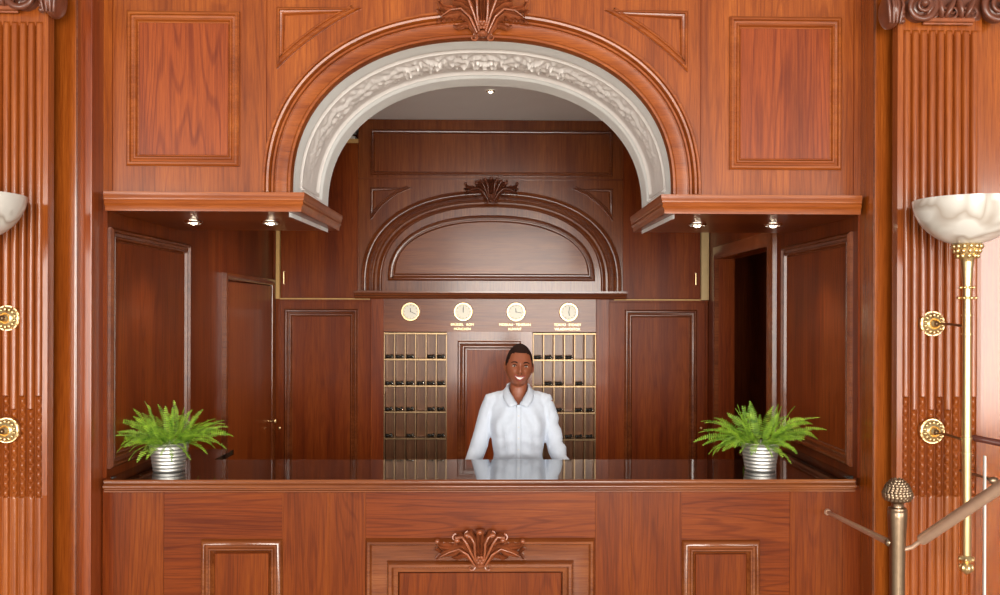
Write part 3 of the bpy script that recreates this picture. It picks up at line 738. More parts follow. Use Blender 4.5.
# ------------------------------------------------------------------ clocks and lettering
def text_mesh(s, size, loc, mat, parent, spacing=1.0):
    cu = bpy.data.curves.new('txt', 'FONT'); cu.body = s; cu.size = size; cu.align_x = 'CENTER'; cu.extrude = .0015; cu.space_character = spacing; cu.offset = .0; cu.space_line = 1.0
    tmp = bpy.data.objects.new('tmp', cu); C.objects.link(tmp)
    dg = bpy.context.evaluated_depsgraph_get(); me = bpy.data.meshes.new_from_object(tmp.evaluated_get(dg))
    bpy.data.objects.remove(tmp); bm = bmesh.new(); bm.from_mesh(me)
    bmesh.ops.transform(bm, matrix=Matrix.Translation(loc) @ Matrix.Rotation(PI/2, 4, 'X'), verts=bm.verts)
    return mesh('lettering', bm, mat, parent, recalc=False)
for px, l1, l2, hands, lab in ((410.8, '', '', (-5, 115), 'round brass wall clock, leftmost, above the left key rack'),
                              (463.3, 'BRÜSSEL   ROM', 'MÜNCHEN', (0, 3), 'round brass wall clock, second from the left'),
                              (516.0, 'MOSKAU · TEHERAN', 'KUWAIT', (-6, 100), "round brass wall clock directly above the receptionist's head"),
                              (568.6, 'TOKYO · SYDNEY', 'WLADIWOSTOK', (170, 10), 'round brass wall clock, rightmost, above the right key rack')):
    cx, cz = X(px, RB), Z(312, RB); t = thing('wall_clock', lab, 'clock', (cx, YB, cz))
    R = 9.6*k_
    bm = lathe(B(), [(R, -.002), (R, .016), (R*.93, .026), (R*.82, .026), (R*.76, .016)], cx, cz, 40, axis='Y', z0=YB); mesh('bezel', bm, brass, t, smooth=True)
    bm = lathe(B(), [(.0005, .017), (R*.5, .017), (R*.78, .0165)], cx, cz, 40, axis='Y', z0=YB); mesh('dial', bm, dialm, t)
    bm = B()
    for k in range(12):
        a = k*PI/6; M = Matrix.Translation((cx+R*.66*math.sin(a), YB-.018, cz+R*.66*math.cos(a))) @ Matrix.Rotation(a, 4, 'Y'); q = bmesh.new(); box(q, -.001, .001, -.0008, .0008, -.004, .004); merge(bm, q, 0, M)
    mesh('hour_marks', bm, ink, t)
    for nm, ang, ln, w in (('hour_hand', hands[0], R*.38, .0022), ('minute_hand', hands[1], R*.58, .0016)):
        a = math.radians(ang); q = bmesh.new(); box(q, -w, w, -.0006, .0006, -ln*.12, ln); bm = B(); merge(bm, q, 0, Matrix.Translation((cx, YB-.0205, cz)) @ Matrix.Rotation(a, 4, 'Y')); mesh(nm, bm, ink, t)
    if l1:
        text_mesh(l1, .0265, (cx+(-.008), YB-.001, Z(325.8, RB)), letter, bay)
        text_mesh(l2, .0265, (cx+(-.008), YB-.001, Z(330.2, RB)), letter, bay)

# ================================================================== CARVED ORNAMENTS
def leaf_lobe(bm, pts, widths, y0, lift, ridge=.006, n=12, tip=.0):
    """domed ribbon with a central vein following pts (x, z)"""
    P = [Vector(p) for p in pts]; m = len(P)
    def cr(t):
        f = t*(m-1); i = min(int(f), m-2); u = f-i
        p0, p1, p2, p3 = P[max(i-1, 0)], P[i], P[i+1], P[min(i+2, m-1)]
        return .5*((2*p1)+(p2-p0)*u+(2*p0-5*p1+4*p2-p3)*u*u+(-p0+3*p1-3*p2+p3)*u**3)
    rows = []
    for k in range(n+1):
        t = k/n; c = cr(t); d = (cr(min(1, t+.02))-cr(max(0, t-.02))).normalized(); nn = Vector((-d.y, d.x))
        f = t*(len(widths)-1); i = min(int(f), len(widths)-2); w = widths[i]+(widths[i+1]-widths[i])*(f-i)
        w *= 1+.18*math.cos(t*PI*9)
        h = lift*math.sin(PI*min(1, .15+.85*t)*.8)+tip*t*t
        row = []
        for q, hh in ((-1, 0), (-.8, .55), (-.4, .9), (-.12, .62), (0, .95), (.12, .62), (.4, .9), (.8, .55), (1, 0)):
            row.append(bm.verts.new((c.x+nn.x*w*q, y0-h*(.25+.75*hh)-ridge*hh if hh > 0 else y0, c.y+nn.y*w*q)))
        rows.append(row)
    for r0, r1 in zip(rows, rows[1:]):
        for j in range(8): bm.faces.new((r0[j], r0[j+1], r1[j+1], r1[j]))
    for r in (rows[0], rows[-1]): bm.faces.new(r)
def shell(name_label, cx, cz, w, h, y0, mat, fan=7, droop=0.0, dep=.05):
    """fan of lobes with acanthus scrolls to both sides; cz is the root of the fan"""
    t = thing('carved_shell', name_label, 'carving', (cx, y0, cz))
    bm = B()
    for i in range(fan):
        a = (i-(fan-1)/2)/((fan-1)/2); ang = a*.62
        ln = h*(1-.10*abs(a)); p1 = (cx+math.sin(ang*.5)*ln*.35, cz+ln*.35); p2 = (cx+math.sin(ang*.95)*ln*.75, cz+ln*.72); p3 = (cx+math.sin(ang*1.25)*ln*1.08, cz+ln*math.cos(ang*.9))
        leaf_lobe(bm, [(cx+a*w*.03, cz), p1, p2, p3], [w*.022, w*.04, w*.055, w*.05], y0, dep*(1-.3*abs(a)), ridge=.004, tip=dep*.35)
        ell(bm, (p3[0], y0-dep*1.0, p3[1]), (w*.036, w*.036, w*.03), 10, 7)
    mesh('fan', bm, mat, t, smooth=True, angle=60)
    bm = B()                                                   # raised rims of the shell
    for s in (-1, 1):
        for q, (e1, e2, e3) in enumerate(((.11, .20, .30), (.045, .10, .15))):
            pts = [(cx+s*w*.035, y0-dep*.6, cz), (cx+s*w*(.03+e1*.6), y0-dep*1.1, cz+h*.38), (cx+s*w*e1*1.35, y0-dep*1.25, cz+h*.68), (cx+s*w*e2, y0-dep*1.25, cz+h*.88), (cx+s*w*e3*.92, y0-dep*1.1, cz+h*(.92 if q else .84))]
            tube(bm, pts, [w*.010, w*.014, w*.016, w*.015, w*.018], 8)
            spiral_tube(bm, pts[-1][0], pts[-1][2], y0-dep*.7, w*.030, 1.1, -s, PI/2, w*.011, dep*.5, k=16, seg=6)
        tube(bm, [(cx+s*w*.06, y0-dep*.7, cz-h*.02), (cx+s*w*.14, y0-dep*.95, cz+h*.33), (cx+s*w*.24, y0-dep*.95, cz+h*(.52-droop*.2)), (cx+s*w*.36, y0-dep*.8, cz+h*(.50-droop)), (cx+s*w*.46, y0-dep*.7, cz+h*(.36-droop))], [w*.012, w*.014, w*.013, w*.011, w*.006], 8)
    mesh('shell_rim', bm, mat, t, smooth=True, angle=60)
    for s in (-1, 1):
        bm = B()
        leaf_lobe(bm, [(cx+s*w*.05, cz-h*.08), (cx+s*w*.12, cz+h*.25), (cx+s*w*.22, cz+h*.47), (cx+s*w*.35, cz+h*.45-droop*h), (cx+s*w*.46, cz+h*.38-droop*h)], [w*.035, w*.05, w*.055, w*.06, w*.01], y0, dep*.8, ridge=.004, n=18)
        leaf_lobe(bm, [(cx+s*w*.22, cz+h*.45), (cx+s*w*.34, cz+h*.58-droop*h*.5), (cx+s*w*.45, cz+h*.62-droop*h*.6), (cx+s*w*.50, cz+h*.80-droop*h*.8)], [w*.02, w*.045, w*.035, w*.012], y0, dep*.6, ridge=.003, n=14)
        leaf_lobe(bm, [(cx+s*w*.12, cz+h*.2), (cx+s*w*.2, cz+h*.22), (cx+s*w*.27, cz+h*.16), (cx+s*w*.33, cz+h*.2)], [w*.02, w*.03, w*.025, w*.006], y0, dep*.5, ridge=.003)
        for k in range(5):   # leaflets along the scroll
            u = k/4; px, pz = cx+s*w*(.22+.24*u), cz+h*(.52-.08*u)-droop*h*u
            leaf_lobe(bm, [(px, pz), (px+s*w*.035, pz+h*.10), (px+s*w*.065, pz+h*.11)], [w*.014, w*.02, w*.005], y0, dep*.5, ridge=.003, n=6)
            leaf_lobe(bm, [(px, pz-h*.05), (px+s*w*.03, pz-h*.14), (px+s*w*.055, pz-h*.17)], [w*.014, w*.018, w*.004], y0, dep*.5, ridge=.003, n=6)
        ell(bm, (cx+s*w*.49, y0-dep*.5, cz+h*(.78-droop*.8)), (w*.028, w*.03, w*.028), 10, 7)
        spiral_tube(bm, cx+s*w*.10, cz-h*.10, y0, w*.04, 1.0, s, PI/2, w*.016, dep*.6, k=16, seg=6)
        mesh('acanthus_scroll', bm, mat, t, smooth=True, angle=60)
    bm = B()
    for k in range(6):
        a = k*PI/3; ell(bm, (cx+math.cos(a)*w*.035, y0-dep*.85, cz+h*.16+math.sin(a)*w*.035), (w*.022, w*.02, w*.022), 8, 6)
    ell(bm, (cx, y0-dep, cz+h*.16), (w*.02, w*.02, w*.02), 10, 8); ell(bm, (cx, y0-dep*.5, cz-h*.03), (w*.06, dep*.5, h*.08), 12, 8)
    mesh('flower_boss', bm, mat, t, smooth=True)
    return t
shell('large carved shell and acanthus keystone at the top of the arch', X(482), Z(37.5), 88/220, 42/220, -.035, carve, dep=.06, fan=5)
shell('small dark carved shell crowning the blind arch on the back wall', X(491, RB), Z(201, RB), 52*k_, 21*k_, YB-.035, carve_d, dep=.05)
shell('carved shell and acanthus ornament on the front of the reception counter', X(481), Z(561), 86/220, 33/220, YF-.02, carve, dep=.055, droop=.12, fan=5)

# ================================================================== POTTED FERNS
def fern(px, label, seed):
    rnd = random.Random(seed); r = 1.05; cx, cy = X(px, r), Yd(r); zb = ZT; h = .135
    t = thing('potted_fern', label, 'potted plant', (cx, cy, zb), 'ferns on the reception counter')
    prof = [(.0005, 0), (.068, 0), (.070, .004)]
    n = 7
    for i in range(n*6+1):
        u = i/(n*6); prof.append((.071+.019*u+.0016*math.cos(u*n*2*PI), .006+(h-.014)*u))
    prof += [(.094, h-.006), (.095, h-.002), (.092, h), (.088, h-.004), (.084, h-.03)]
    bm = lathe(B(), prof, cx, cy, 48, z0=zb); mesh('pot', bm, steel, t, smooth=True, angle=60)
    bm = lathe(B(), [(.0005, h-.018), (.05, h-.02), (.086, h-.026)], cx, cy, 24, z0=zb); mesh('soil', bm, soil, t, smooth=True)
    bm = B()
    for k in range(110):
        az = rnd.uniform(0, 2*PI); kind = k % 5
        if kind == 0: el = rnd.uniform(.9, 1.45); ln = rnd.uniform(.15, .22); grav = rnd.uniform(1.5, 4)
        elif kind in (1, 2): el = rnd.uniform(.45, 1.1); ln = rnd.uniform(.14, .24); grav = rnd.uniform(3, 7)
        else: el = rnd.uniform(.1, .8); ln = rnd.uniform(.12, .22); grav = rnd.uniform(4, 9)
        if k < 16: az = (0 if k % 2 else PI)+rnd.uniform(-.5, .5); el = rnd.uniform(.35, .85); ln = rnd.uniform(.22, .28); grav = rnd.uniform(2.5, 5)
        q = rnd.random()**.5*.07
        p = Vector((cx+q*math.cos(az), cy+q*math.sin(az), zb+h-.012)); d = Vector((math.cos(az)*math.cos(el), math.sin(az)*math.cos(el), math.sin(el)))
        nseg = int(ln/.0098); st = ln/nseg; pts = [p.copy()]; yaw = rnd.uniform(-2.2, 2.2)
        side0 = Vector((-math.sin(az), math.cos(az), 0)); tw = rnd.uniform(-.9, .9)
        for s in range(nseg):
            d.z -= grav*st*(.4+1.2*s/nseg); d += side0*yaw*st; d.normalize(); p = p+d*st
            if p.z < zb+.015: p.z = zb+.015
            pts.append(p.copy())
            up = side0.cross(d).normalized(); side = (side0*math.cos(tw)+up*math.sin(tw)).normalized()
            f = s/nseg
            if f < .12: continue
            wl_ = .0215*math.sin(PI*min(1, (f*.86+.14)))**.75*(.75+ln)*rnd.uniform(.85, 1.1)
            for sg in (-1, 1):
                tipv = p+side*sg*wl_+d*wl_*.22-up*wl_*rnd.uniform(-.1, .35); mid = p+(tipv-p)*.5
                dd = d*st*.30; c = bm.verts.new(mid+up*.0012)
                v = [bm.verts.new(q_) for q_ in (p-dd*.6, mid-dd, tipv, mid+dd, p+dd*.6)]
                for i in range(4): bm.faces.new((v[i], v[i+1], c))
                bm.faces.new((v[4], v[0], c))
        tube(bm, pts[::2]+[pts[-1]], .0011, 4, cap=False)
    mesh('fronds', bm, leaf, t, recalc=False)
fern(169.5, 'green fern in ribbed silver metal pot on the left end of the counter', 3)
fern(760.5, 'green fern in ribbed silver metal pot on the right end of the counter', 11)

# ================================================================== WALL TORCH LAMPS
def torch(px, rosx, ro_ys, label, zsign, bar_to):
    R = .87; cx, cy = X(px, R), Yd(R); u = D*R/F
    zbt, zbb = Z(199, R), Z(243, R)
    t = thing('wall_torch_lamp', label, 'wall lamp', (cx, Yd(RP), 1.4), 'alabaster torch lamps')
    rb = 51.5*u; hb = zbt-zbb; prof = [(.0005, 0)]
    for i in range(1, 17):
        a = i/16*PI/2; prof.append((rb*math.sin(a)**.92, hb*(1-math.cos(a)**1.15)))
    prof += [(rb*1.0, hb+.006), (rb*.96, hb+.006)]
    for i in range(14, 0, -1):
        a = i/16*PI/2; prof.append((rb*.94*math.sin(a)**.92, .012+hb*(1-math.cos(a)**1.15)))
    prof.append((.0005, .014))
    bm = lathe(B(), prof, cx, cy, 64, z0=zbb); mesh('alabaster_bowl', bm, alab, t, smooth=True, angle=60)
    # cup with leaves
    bm = lathe(B(), [(.0005, .006), (.05, .004), (.056, -.006), (.050, -.014), (.047, -.022), (.042, -.036), (.032, -.05), (.026, -.06), (.024, -.066)], cx, cy, 32, z0=zbb)
    for row, (rr, zz, n) in enumerate(((.052, -.006, 14), (.046, -.024, 12), (.038, -.044, 10))):
        for k in range(n):
            a = 2*PI*(k+.5*row)/n; ell(bm, (cx+rr*math.cos(a), cy+rr*math.sin(a), zbb+zz), (.010, .010, .011), 8, 6)
    mesh('leaf_cup', bm, brass, t, smooth=True, angle=60)
    zr = zbb-.066; zend = Z(556, R)
    bm = lathe(B(), [(.026, 0), (.022, -.03), (.018, -.09), (.016, -.14), (.0165, -.16), (.0175, -.3), (.0175, zend-zr)], cx, cy, 28, z0=zr, cap=True); mesh('rod', bm, brass, t, smooth=True, angle=60)
    for py, rr in ((286, .026), (296.5, .034)):
        bm = B(); z = Z(py, R); lathe(bm, [(.016, -.005), (rr*.8, -.004), (rr*.85, .004), (.016, .005)], cx, cy, 24, z0=z)
        for k in range(8):
            a = 2*PI*k/8; ell(bm, (cx+rr*math.cos(a), cy+rr*math.sin(a), z), (.007, .007, .006), 8, 6)
        mesh('collar', bm, brass, t, smooth=True)
    for py in (314, 333, 438, 453):
        z = Z(py, R); bm = lathe(B(), [(.016, -.004), (.0215, -.003), (.0215, .003), (.016, .004)], cx, cy, 24, z0=z)
        mesh('collar', bm, brass, t, smooth=True)
    bm = lathe(B(), [(.017, 0), (.026, -.008), (.03, -.016), (.02, -.024), (.014, -.032), (.022, -.042), (.026, -.054), (.018, -.068), (.006, -.076), (.0005, -.08)], cx, cy, 20, z0=zend)
    for k in range(6):
        a = 2*PI*k/6; ell(bm, (cx+.026*math.cos(a), cy+.026*math.sin(a), zend-.014), .008, 8, 6); ell(bm, (cx+.02*math.cos(a+.5), cy+.02*math.sin(a+.5), zend-.05), (.009, .009, .014), 8, 6)
    mesh('finial', bm, brass, t, smooth=True)
    for py in ro_ys:
        rx, rz = X(rosx, RP), Z(py, RP); Y0 = Yd(RP); Rr = 13.2*D*RP/F
        bm = lathe(B(), [(Rr, 0), (Rr*1.02, .006), (Rr*.95, .013), (Rr*.85, .012), (Rr*.74, .016), (Rr*.60, .030), (Rr*.42, .034), (Rr*.36, .028), (Rr*.30, .034), (Rr*.16, .046), (.0005, .05)], rx, rz, 36, axis='Y', z0=Y0)
        for k in range(14):
            a = 2*PI*k/14; q = bmesh.new(); ell(q, (0, 0, 0), (.0065, .008, Rr*.2), 8, 8)
            merge(bm, q, 0, Matrix.Translation((rx+Rr*.66*math.sin(a), Y0-.024, rz+Rr*.66*math.cos(a))) @ Matrix.Rotation(a, 4, 'Y'))
        ros = mesh('rosette', bm, brass, t, smooth=True, angle=60)
        bm = tube(B(), [(rx, Y0-.045, rz), (rx+(cx-rx)*.15, cy+(Y0-cy)*.4, rz), (cx, cy, Z(py+2, RP))], .0055, 10)
        ell(bm, (rx, Y0-.05, rz), .012); mesh('bracket_arm', bm, brass_d, ros, smooth=True)
torch(967, 931.3, (322.5, 430.5), 'tall brass torch wall lamp with veined alabaster bowl right of the desk', 1, 0)
torch(-32, 8.5, (319.5, 430), 'brass torch wall lamp with alabaster bowl cut off at the left edge', -1, 0)

# ================================================================== HAND RAIL WITH PINE CONE POST
RO = .84; px_, py_ = X(898, RO), Yd(RO); u = D*RO/F
t = thing('handrail_post', 'bronze handrail post topped with a pine cone finial', 'railing post', (px_, py_, 0))
zt_ = Z(512, RO)
bm = lathe(B(), [(.09, 0), (.09, .012), (.05, .02), (.034, .03), (.030, .3), (.028, zt_-.25), (.030, zt_-.12), (.036, zt_-.02), (.036, zt_), (.034, zt_+.004), (.0005, zt_+.004)], px_, py_, 32); mesh('pole', bm, bronze, t, smooth=True, angle=50)
bm = lathe(B(), [(.033, 0), (.036, .006), (.034, .014), (.024, .018), (.022, .030), (.026, .036), (.036, .040), (.038, .044), (.030, .05)], px_, py_, 28, z0=zt_); mesh('neck', bm, bronze, t, smooth=True, angle=50)
bm = B(); zc = zt_+.046; hc = Z(479, RO)-zc
lathe(bm, [(.02, 0), (.040, hc*.08), (.047, hc*.25), (.044, hc*.45), (.033, hc*.68), (.018, hc*.88), (.0005, hc)], px_, py_, 28, z0=zc)
for row in range(9):
    v = (row+.5)/9; z = zc+hc*(.02+.93*v); rr = (.040+.012*math.sin(PI*v/.5) if v < .5 else .040*(1-((v-.5)/.56)**1.6)+.004)+.006; n = max(5, int(2*PI*rr/.017))
    for k in range(n):
        a = 2*PI*(k+.5*(row % 2))/n; q = bmesh.new(); ell(q, (0, 0, 0), (.0085, .0045, .010), 8, 6); merge(bm, q, 0, Matrix.Translation((px_+rr*.92*math.cos(a), py_+rr*.92*math.sin(a), z)) @ Matrix.Rotation(a+PI/2, 4, 'Z'))
mesh('pine_cone', bm, bronze, t, smooth=True, angle=60)
# rail to the counter
t2 = thing('wall_handrail', 'thin bronze rail running from the pine cone post back to the counter front', 'handrail', (px_, py_, Z(545, RO)))
pe = (X(828, .998), YF-.012, Z(512.5, .998)); p0 = (px_-.02, py_+.02, Z(545, RO))
bm = tube(B(), [pe, p0], [.009, .0135], 12); mesh('tube', bm, rail_b, t2, smooth=True)
bm = lathe(B(), [(.0005, .008), (.012, .008), (.016, .0)], pe[0], pe[2], 16, axis='Y', z0=YF-.004); mesh('wall_plate', bm, rail_b, t2, smooth=True)
bm = ell(B(), (px_-.028, py_+.012, Z(544, RO)), .016); mesh('socket', bm, bronze, t2, smooth=True)
t3 = thing('stair_handrail', 'thick bronze handrail rising to the right from the pine cone post', 'handrail', (px_, py_, Z(549, RO)))
a1 = Vector((px_+.015, py_-.01, Z(550, RO))); a2 = Vector((X(913, .835), Yd(.835), Z(548, .835))); a3 = Vector((X(922, .83), Yd(.83), Z(541, .83))); a4 = Vector((X(1040, .74), Yd(.74), Z(461, .74)))
bm = tube(B(), [a1, a2, a3], .0085, 10); mesh('connector', bm, rail_b, t3, smooth=True)
bm = tube(B(), [a3, a3+(a4-a3)*.01, a4], [.02, .0215, .0215], 20); mesh('grip', bm, rail_b, t3, smooth=True, angle=50)
# glass balustrade at the far right with a clamp and a dark wooden rail
gy = Yd(.90)
t4 = thing('glass_panel', 'clear glass balustrade panel with pale edge at the far right', 'glass panel', (X(990, .9), gy, 0))
bm = box(B(), X(986, .9), X(1060, .9), gy-.005, gy+.005, .3, Z(453, .9)); mesh('pane', bm, glass, t4)
bm = box(B(), X(984.3, .9), X(986, .9), gy-.006, gy+.006, .3, Z(456, .9)); mesh('pane_edge', bm, glass_e, t4)
bm = tube(B(), [(X(971, .91), Yd(.93), Z(474.5, .91)), (X(990, .9), gy-.012, Z(479, .9))], .006, 8); ell(bm, (X(991, .9), gy-.02, Z(480, .9)), (.02, .014, .016)); mesh('clamp', bm, bronze, t4, smooth=True)
bm = tube(B(), [(X(972, .9), Yd(.9), Z(436, .9)), (X(975, .899), Yd(.899), Z(438, .899)), (X(1060, .87), Yd(.87), Z(455, .87))], [.006, .0135, .0135], 14)
mesh('wooden_handrail', bm, simple('dark_handrail', (88, 40, 30), rough=.35, coat=.3), smooth=True, loc=(X(975, .9), Yd(.9), Z(437, .9)), label='dark brown wooden handrail end beside the brass rod at the right edge', cat='handrail')

# ================================================================== THE RECEPTIONIST
RW = 1.20; pxc = X(518.5, RW); PY = Yd(RW)
person = thing('person', 'smiling woman with short dark hair in a white shirt standing behind the counter', 'person', (pxc, PY, 0))
def pp(x, y, z): return (pxc+x, PY+y, z)
def smooth_union(bm, voxel, it=4, fac=.5, tag='body'):
    me = bpy.data.meshes.new('u'); bm.to_mesh(me); bm.free(); o = bpy.data.objects.new('u', me); C.objects.link(o)
    m = o.modifiers.new('r', 'REMESH'); m.mode = 'VOXEL'; m.voxel_size = voxel; m.adaptivity = 0
    s = o.modifiers.new('s', 'SMOOTH'); s.factor = fac; s.iterations = it
    dg = bpy.context.evaluated_depsgraph_get(); me2 = bpy.data.meshes.new_from_object(o.evaluated_get(dg))
    bpy.data.objects.remove(o); out = bmesh.new(); out.from_mesh(me2); return out
HX, HZ = .004, 1.565                                        # head centre
def g(x, s): return math.exp(-(x/s)**2)
def head_bm():
    t = bmesh.new(); bmesh.ops.create_uvsphere(t, u_segments=96, v_segments=72, radius=1.0)
    for v in t.verts:
        x, y, z = v.co
        # skull: wide above, narrow jaw
        w = .0745; fr = .092; bk = .098
        if z < 0: w *= 1-.20*abs(z)**1.6; 
        X_ = x*w; Y_ = y*(fr if y < 0 else bk); Z_ = z*(.118 if z > 0 else .112)
        if z < -.2 and y > 0: Y_ *= 1-.45*min(1, (-z-.2)/.8)      # nape
        if z < -.3 and y < 0: Y_ -= .006*min(1, (-z-.3)/.5)      # chin forward
        if y < 0:                                              # face features (front is -y)
            f = min(1, -y*1.6)
            d = 0
            d += .022*g(X_, .0095+.004*max(0, (.0-Z_)*20))*g(Z_+.022, .020)         # nose
            d += .009*g(X_, .009)*g(Z_-.008, .022)                    # bridge
            d += .006*(g(X_-.011, .007)+g(X_+.011, .007))*g(Z_+.030, .008)   # nostril wings
            d -= .010*(g(X_-.031, .015)+g(X_+.031, .015))*g(Z_-.004, .012)   # sockets
            d += .005*g(Z_-.024, .010)*g(X_, .05)                    # brow
            d += .006*(g(X_-.038, .017)+g(X_+.038, .017))*g(Z_+.026, .018)   # smiling cheeks
            d += .007*g(X_, .026)*g(Z_+.056, .016)                   # mouth area
            d -= .008*g(X_, .021)*g(Z_+.0575, .006)                    # open smile
            d += .008*g(X_, .018)*g(Z_+.098, .015)                   # chin
            Y_ -= d*f
        v.co = (X_, Y_, Z_)
    return t
skin_bm = bmesh.new()
M = Matrix.Translation(pp(HX, -.005, HZ)) @ Matrix.Rotation(.06, 4, 'Y') @ Matrix.Rotation(.05, 4, 'Z')
merge(skin_bm, head_bm(), 0, M)
for s in (-1, 1):                                              # ears
    ell(skin_bm, M @ Vector((s*.0745, .012, -.006)), (.009, .018, .029), 14, 10, M=Matrix.Rotation(s*.25, 4, 'Z'))
tube(skin_bm, [pp(HX, .030, HZ-.03), pp(HX, .026, 1.47), pp(0, .022, 1.42), pp(0, .022, 1.37)], [(.055, .050), (.048, .047), (.048, .050), (.06, .075)], 24, up=(0, 1, 0))
# torso, hips and legs
tube(skin_bm, [pp(0, .02, 1.40), pp(0, .02, 1.36), pp(0, .01, 1.28), pp(0, .005, 1.18), pp(0, .01, 1.07), pp(0, .015, .97), pp(0, .015, .86)],
     [(.05, .085), (.068, .135), (.09, .145), (.088, .130), (.078, .112), (.088, .14), (.09, .15)], 28, up=(0, 1, 0))
arms = {}
for s in (-1, 1):
    sh = Vector(pp(s*.146, .02, 1.372)); el = Vector(pp(s*.222, .01, 1.105)) if s < 0 else Vector(pp(s*.212, .01, 1.105)); wr_ = Vector(pp(s*.310, -.13, .915)) if s < 0 else Vector(pp(s*.285, -.13, .915))
    arms[s] = (sh, el, wr_)
    tube(skin_bm, [sh, sh.lerp(el, .5), el, el.lerp(wr_, .4), wr_], [.046, .040, .034, .032, .023], 16)
    # palm and fingers resting on the staff ledge (top z = .87)
    pc = Vector((wr_.x+s*.012, wr_.y-.055, .887)); tube(skin_bm, [wr_, wr_.lerp(pc, .5)+Vector((0, 0, .004)), pc, pc+Vector((s*.004, -.03, -.001))], [(.020, .024), (.017, .032), (.014, .040), (.011, .040)], 16, up=(0, 0, 1))
    for k, (dx, ln) in enumerate(((-.030, .062), (-.010, .072), (.010, .068), (.029, .054))):
        b0 = pc+Vector((s*.004+dx, -.03+abs(dx)*.2, 0)); e = Vector((dx*.35, -1, 0)).normalized()
        tube(skin_bm, [b0, b0+e*ln*.45+Vector((0, 0, .005)), b0+e*ln*.8+Vector((0, 0, -.001)), b0+e*ln+Vector((0, 0, -.007))], [.0088, .0082, .0074, .0055], 10)
    th = wr_.lerp(pc, .55)+Vector((-s*.022, 0, -.004)); tube(skin_bm, [th, th+Vector((-s*.022, -.022, -.002)), th+Vector((-s*.034, -.046, -.006)), th+Vector((-s*.036, -.062, -.009))], [.012, .0105, .0092, .0065], 10)
    hp = Vector(pp(s*.082, .015, .88)); kn = Vector(pp(s*.088, .0, .48)); an = Vector(pp(s*.09, .03, .07))
    tube(skin_bm, [hp, hp.lerp(kn, .5), kn, kn.lerp(an, .35), an], [.088, .072, .052, .052, .032], 18)
    tube(skin_bm, [an+Vector((0, .03, -.03)), an+Vector((0, -.05, -.04)), an+Vector((0, -.15, -.05))], [(.03, .032), (.028, .038), (.016, .035)], 14, up=(0, 0, 1))
body = mesh('body', smooth_union(skin_bm, .0038, 3, .4), skin, person, smooth=True, angle=80)
# eyes, brows, lips, teeth
def hp_(x, y, z): return M @ Vector((x, y, z))
for s in (-1, 1):
    bm = ell(B(), hp_(s*.031, -.0715, .0035), (.0115, .011, .0045), 16, 10); mesh('eye', bm, eye_m, person, smooth=True)
    bm = ell(B(), hp_(s*.031, -.0795, .0032), (.0052, .004, .0042), 14, 10); mesh('iris', bm, iris_m, person, smooth=True)
    bm = B(); tube(bm, [hp_(s*.018, -.0835, .006), hp_(s*.027, -.083, .0115), hp_(s*.036, -.080, .0105), hp_(s*.044, -.074, .004)], [.0018, .0024, .0024, .0014], 8); mesh('upper_eyelid', bm, hair_m, person, smooth=True)
    bm = B(); tube(bm, [hp_(s*.014, -.0905, .0215), hp_(s*.026, -.089, .0265), hp_(s*.038, -.082, .0265), hp_(s*.049, -.071, .019)], [(.003, .002), (.0036, .0022), (.003, .002), (.0014, .0012)], 8); mesh('eyebrow', bm, hair_m, person, smooth=True)
    bm = ell(B(), hp_(s*.0075, -.1095, -.035), (.0032, .0025, .0022), 8, 6); mesh('nostril', bm, iris_m, person, smooth=True)
def arc(w, z0, z1, y0, y1, n=12): return [hp_(-w+2*w*k/n, y0+(y1-y0)*abs(2*k/n-1)**2, z0+(z1-z0)*abs(2*k/n-1)**2) for k in range(n+1)]
bm = tube(B(), arc(.0285, -.0515, -.0420, -.0985, -.0835), [(.0022+.0022*math.sin(PI*k/12), .003) for k in range(13)], 8); tube(bm, arc(.0275, -.0700, -.0465, -.0975, -.0835), [(.002+.003*math.sin(PI*k/12), .003) for k in range(13)], 8)
mesh('lips', bm, lip_m, person, smooth=True)
bm = tube(B(), arc(.0265, -.0605, -.0450, -.0970, -.0815), [(.0012+.0062*math.sin(PI*k/12), .0022) for k in range(13)], 10); mesh('teeth', bm, tooth_m, person, smooth=True)
# close cropped hair : shell over the skull above the hairline
t = bmesh.new(); bmesh.ops.create_uvsphere(t, u_segments=72, v_segments=60, radius=1.0)
for v in t.verts:
    x, y, z = v.co; k = 1.035
    v.co = (x*.0735*k*(1 if z > 0 else 1-.2*abs(z)**1.6), y*(.092 if y < 0 else .100)*k, z*.118*1.035+.001)
def hairline(x, y):                                            # lowest z of hair for a direction
    a = math.atan2(abs(x), -y)                               # 0 front, pi back
    if a < .75: return .082-.010*(a/.75)**2
    if a < 1.15: return .072-.070*(a-.75)/.4
    if a < 1.6: return .002-.015*(a-1.15)
    return -.012-.07*min(1, (a-1.6)/.9)
def hl(c):
    a = math.atan2(abs(c.x), -c.y)
    if a < 1.25 and c.y < 0:
        u = abs(c.x)/.075; return .080-.022*u**2-.055*max(0, u-.66)/.3
    return hairline(c.x, c.y)
kill = [f for f in t.faces if f.calc_center_median().z < hl(f.calc_center_median())]
bmesh.ops.delete(t, geom=kill, context='FACES')
for f in t.faces: f.normal_update()
ret = bmesh.ops.extrude_face_region(t, geom=t.faces[:]); vv = [e for e in ret['geom'] if isinstance(e, bmesh.types.BMVert)]
for v in vv: v.co *= .955
bmesh.ops.transform(t, matrix=M, verts=t.verts); mesh('hair', t, hair_m, person, smooth=True, angle=70)
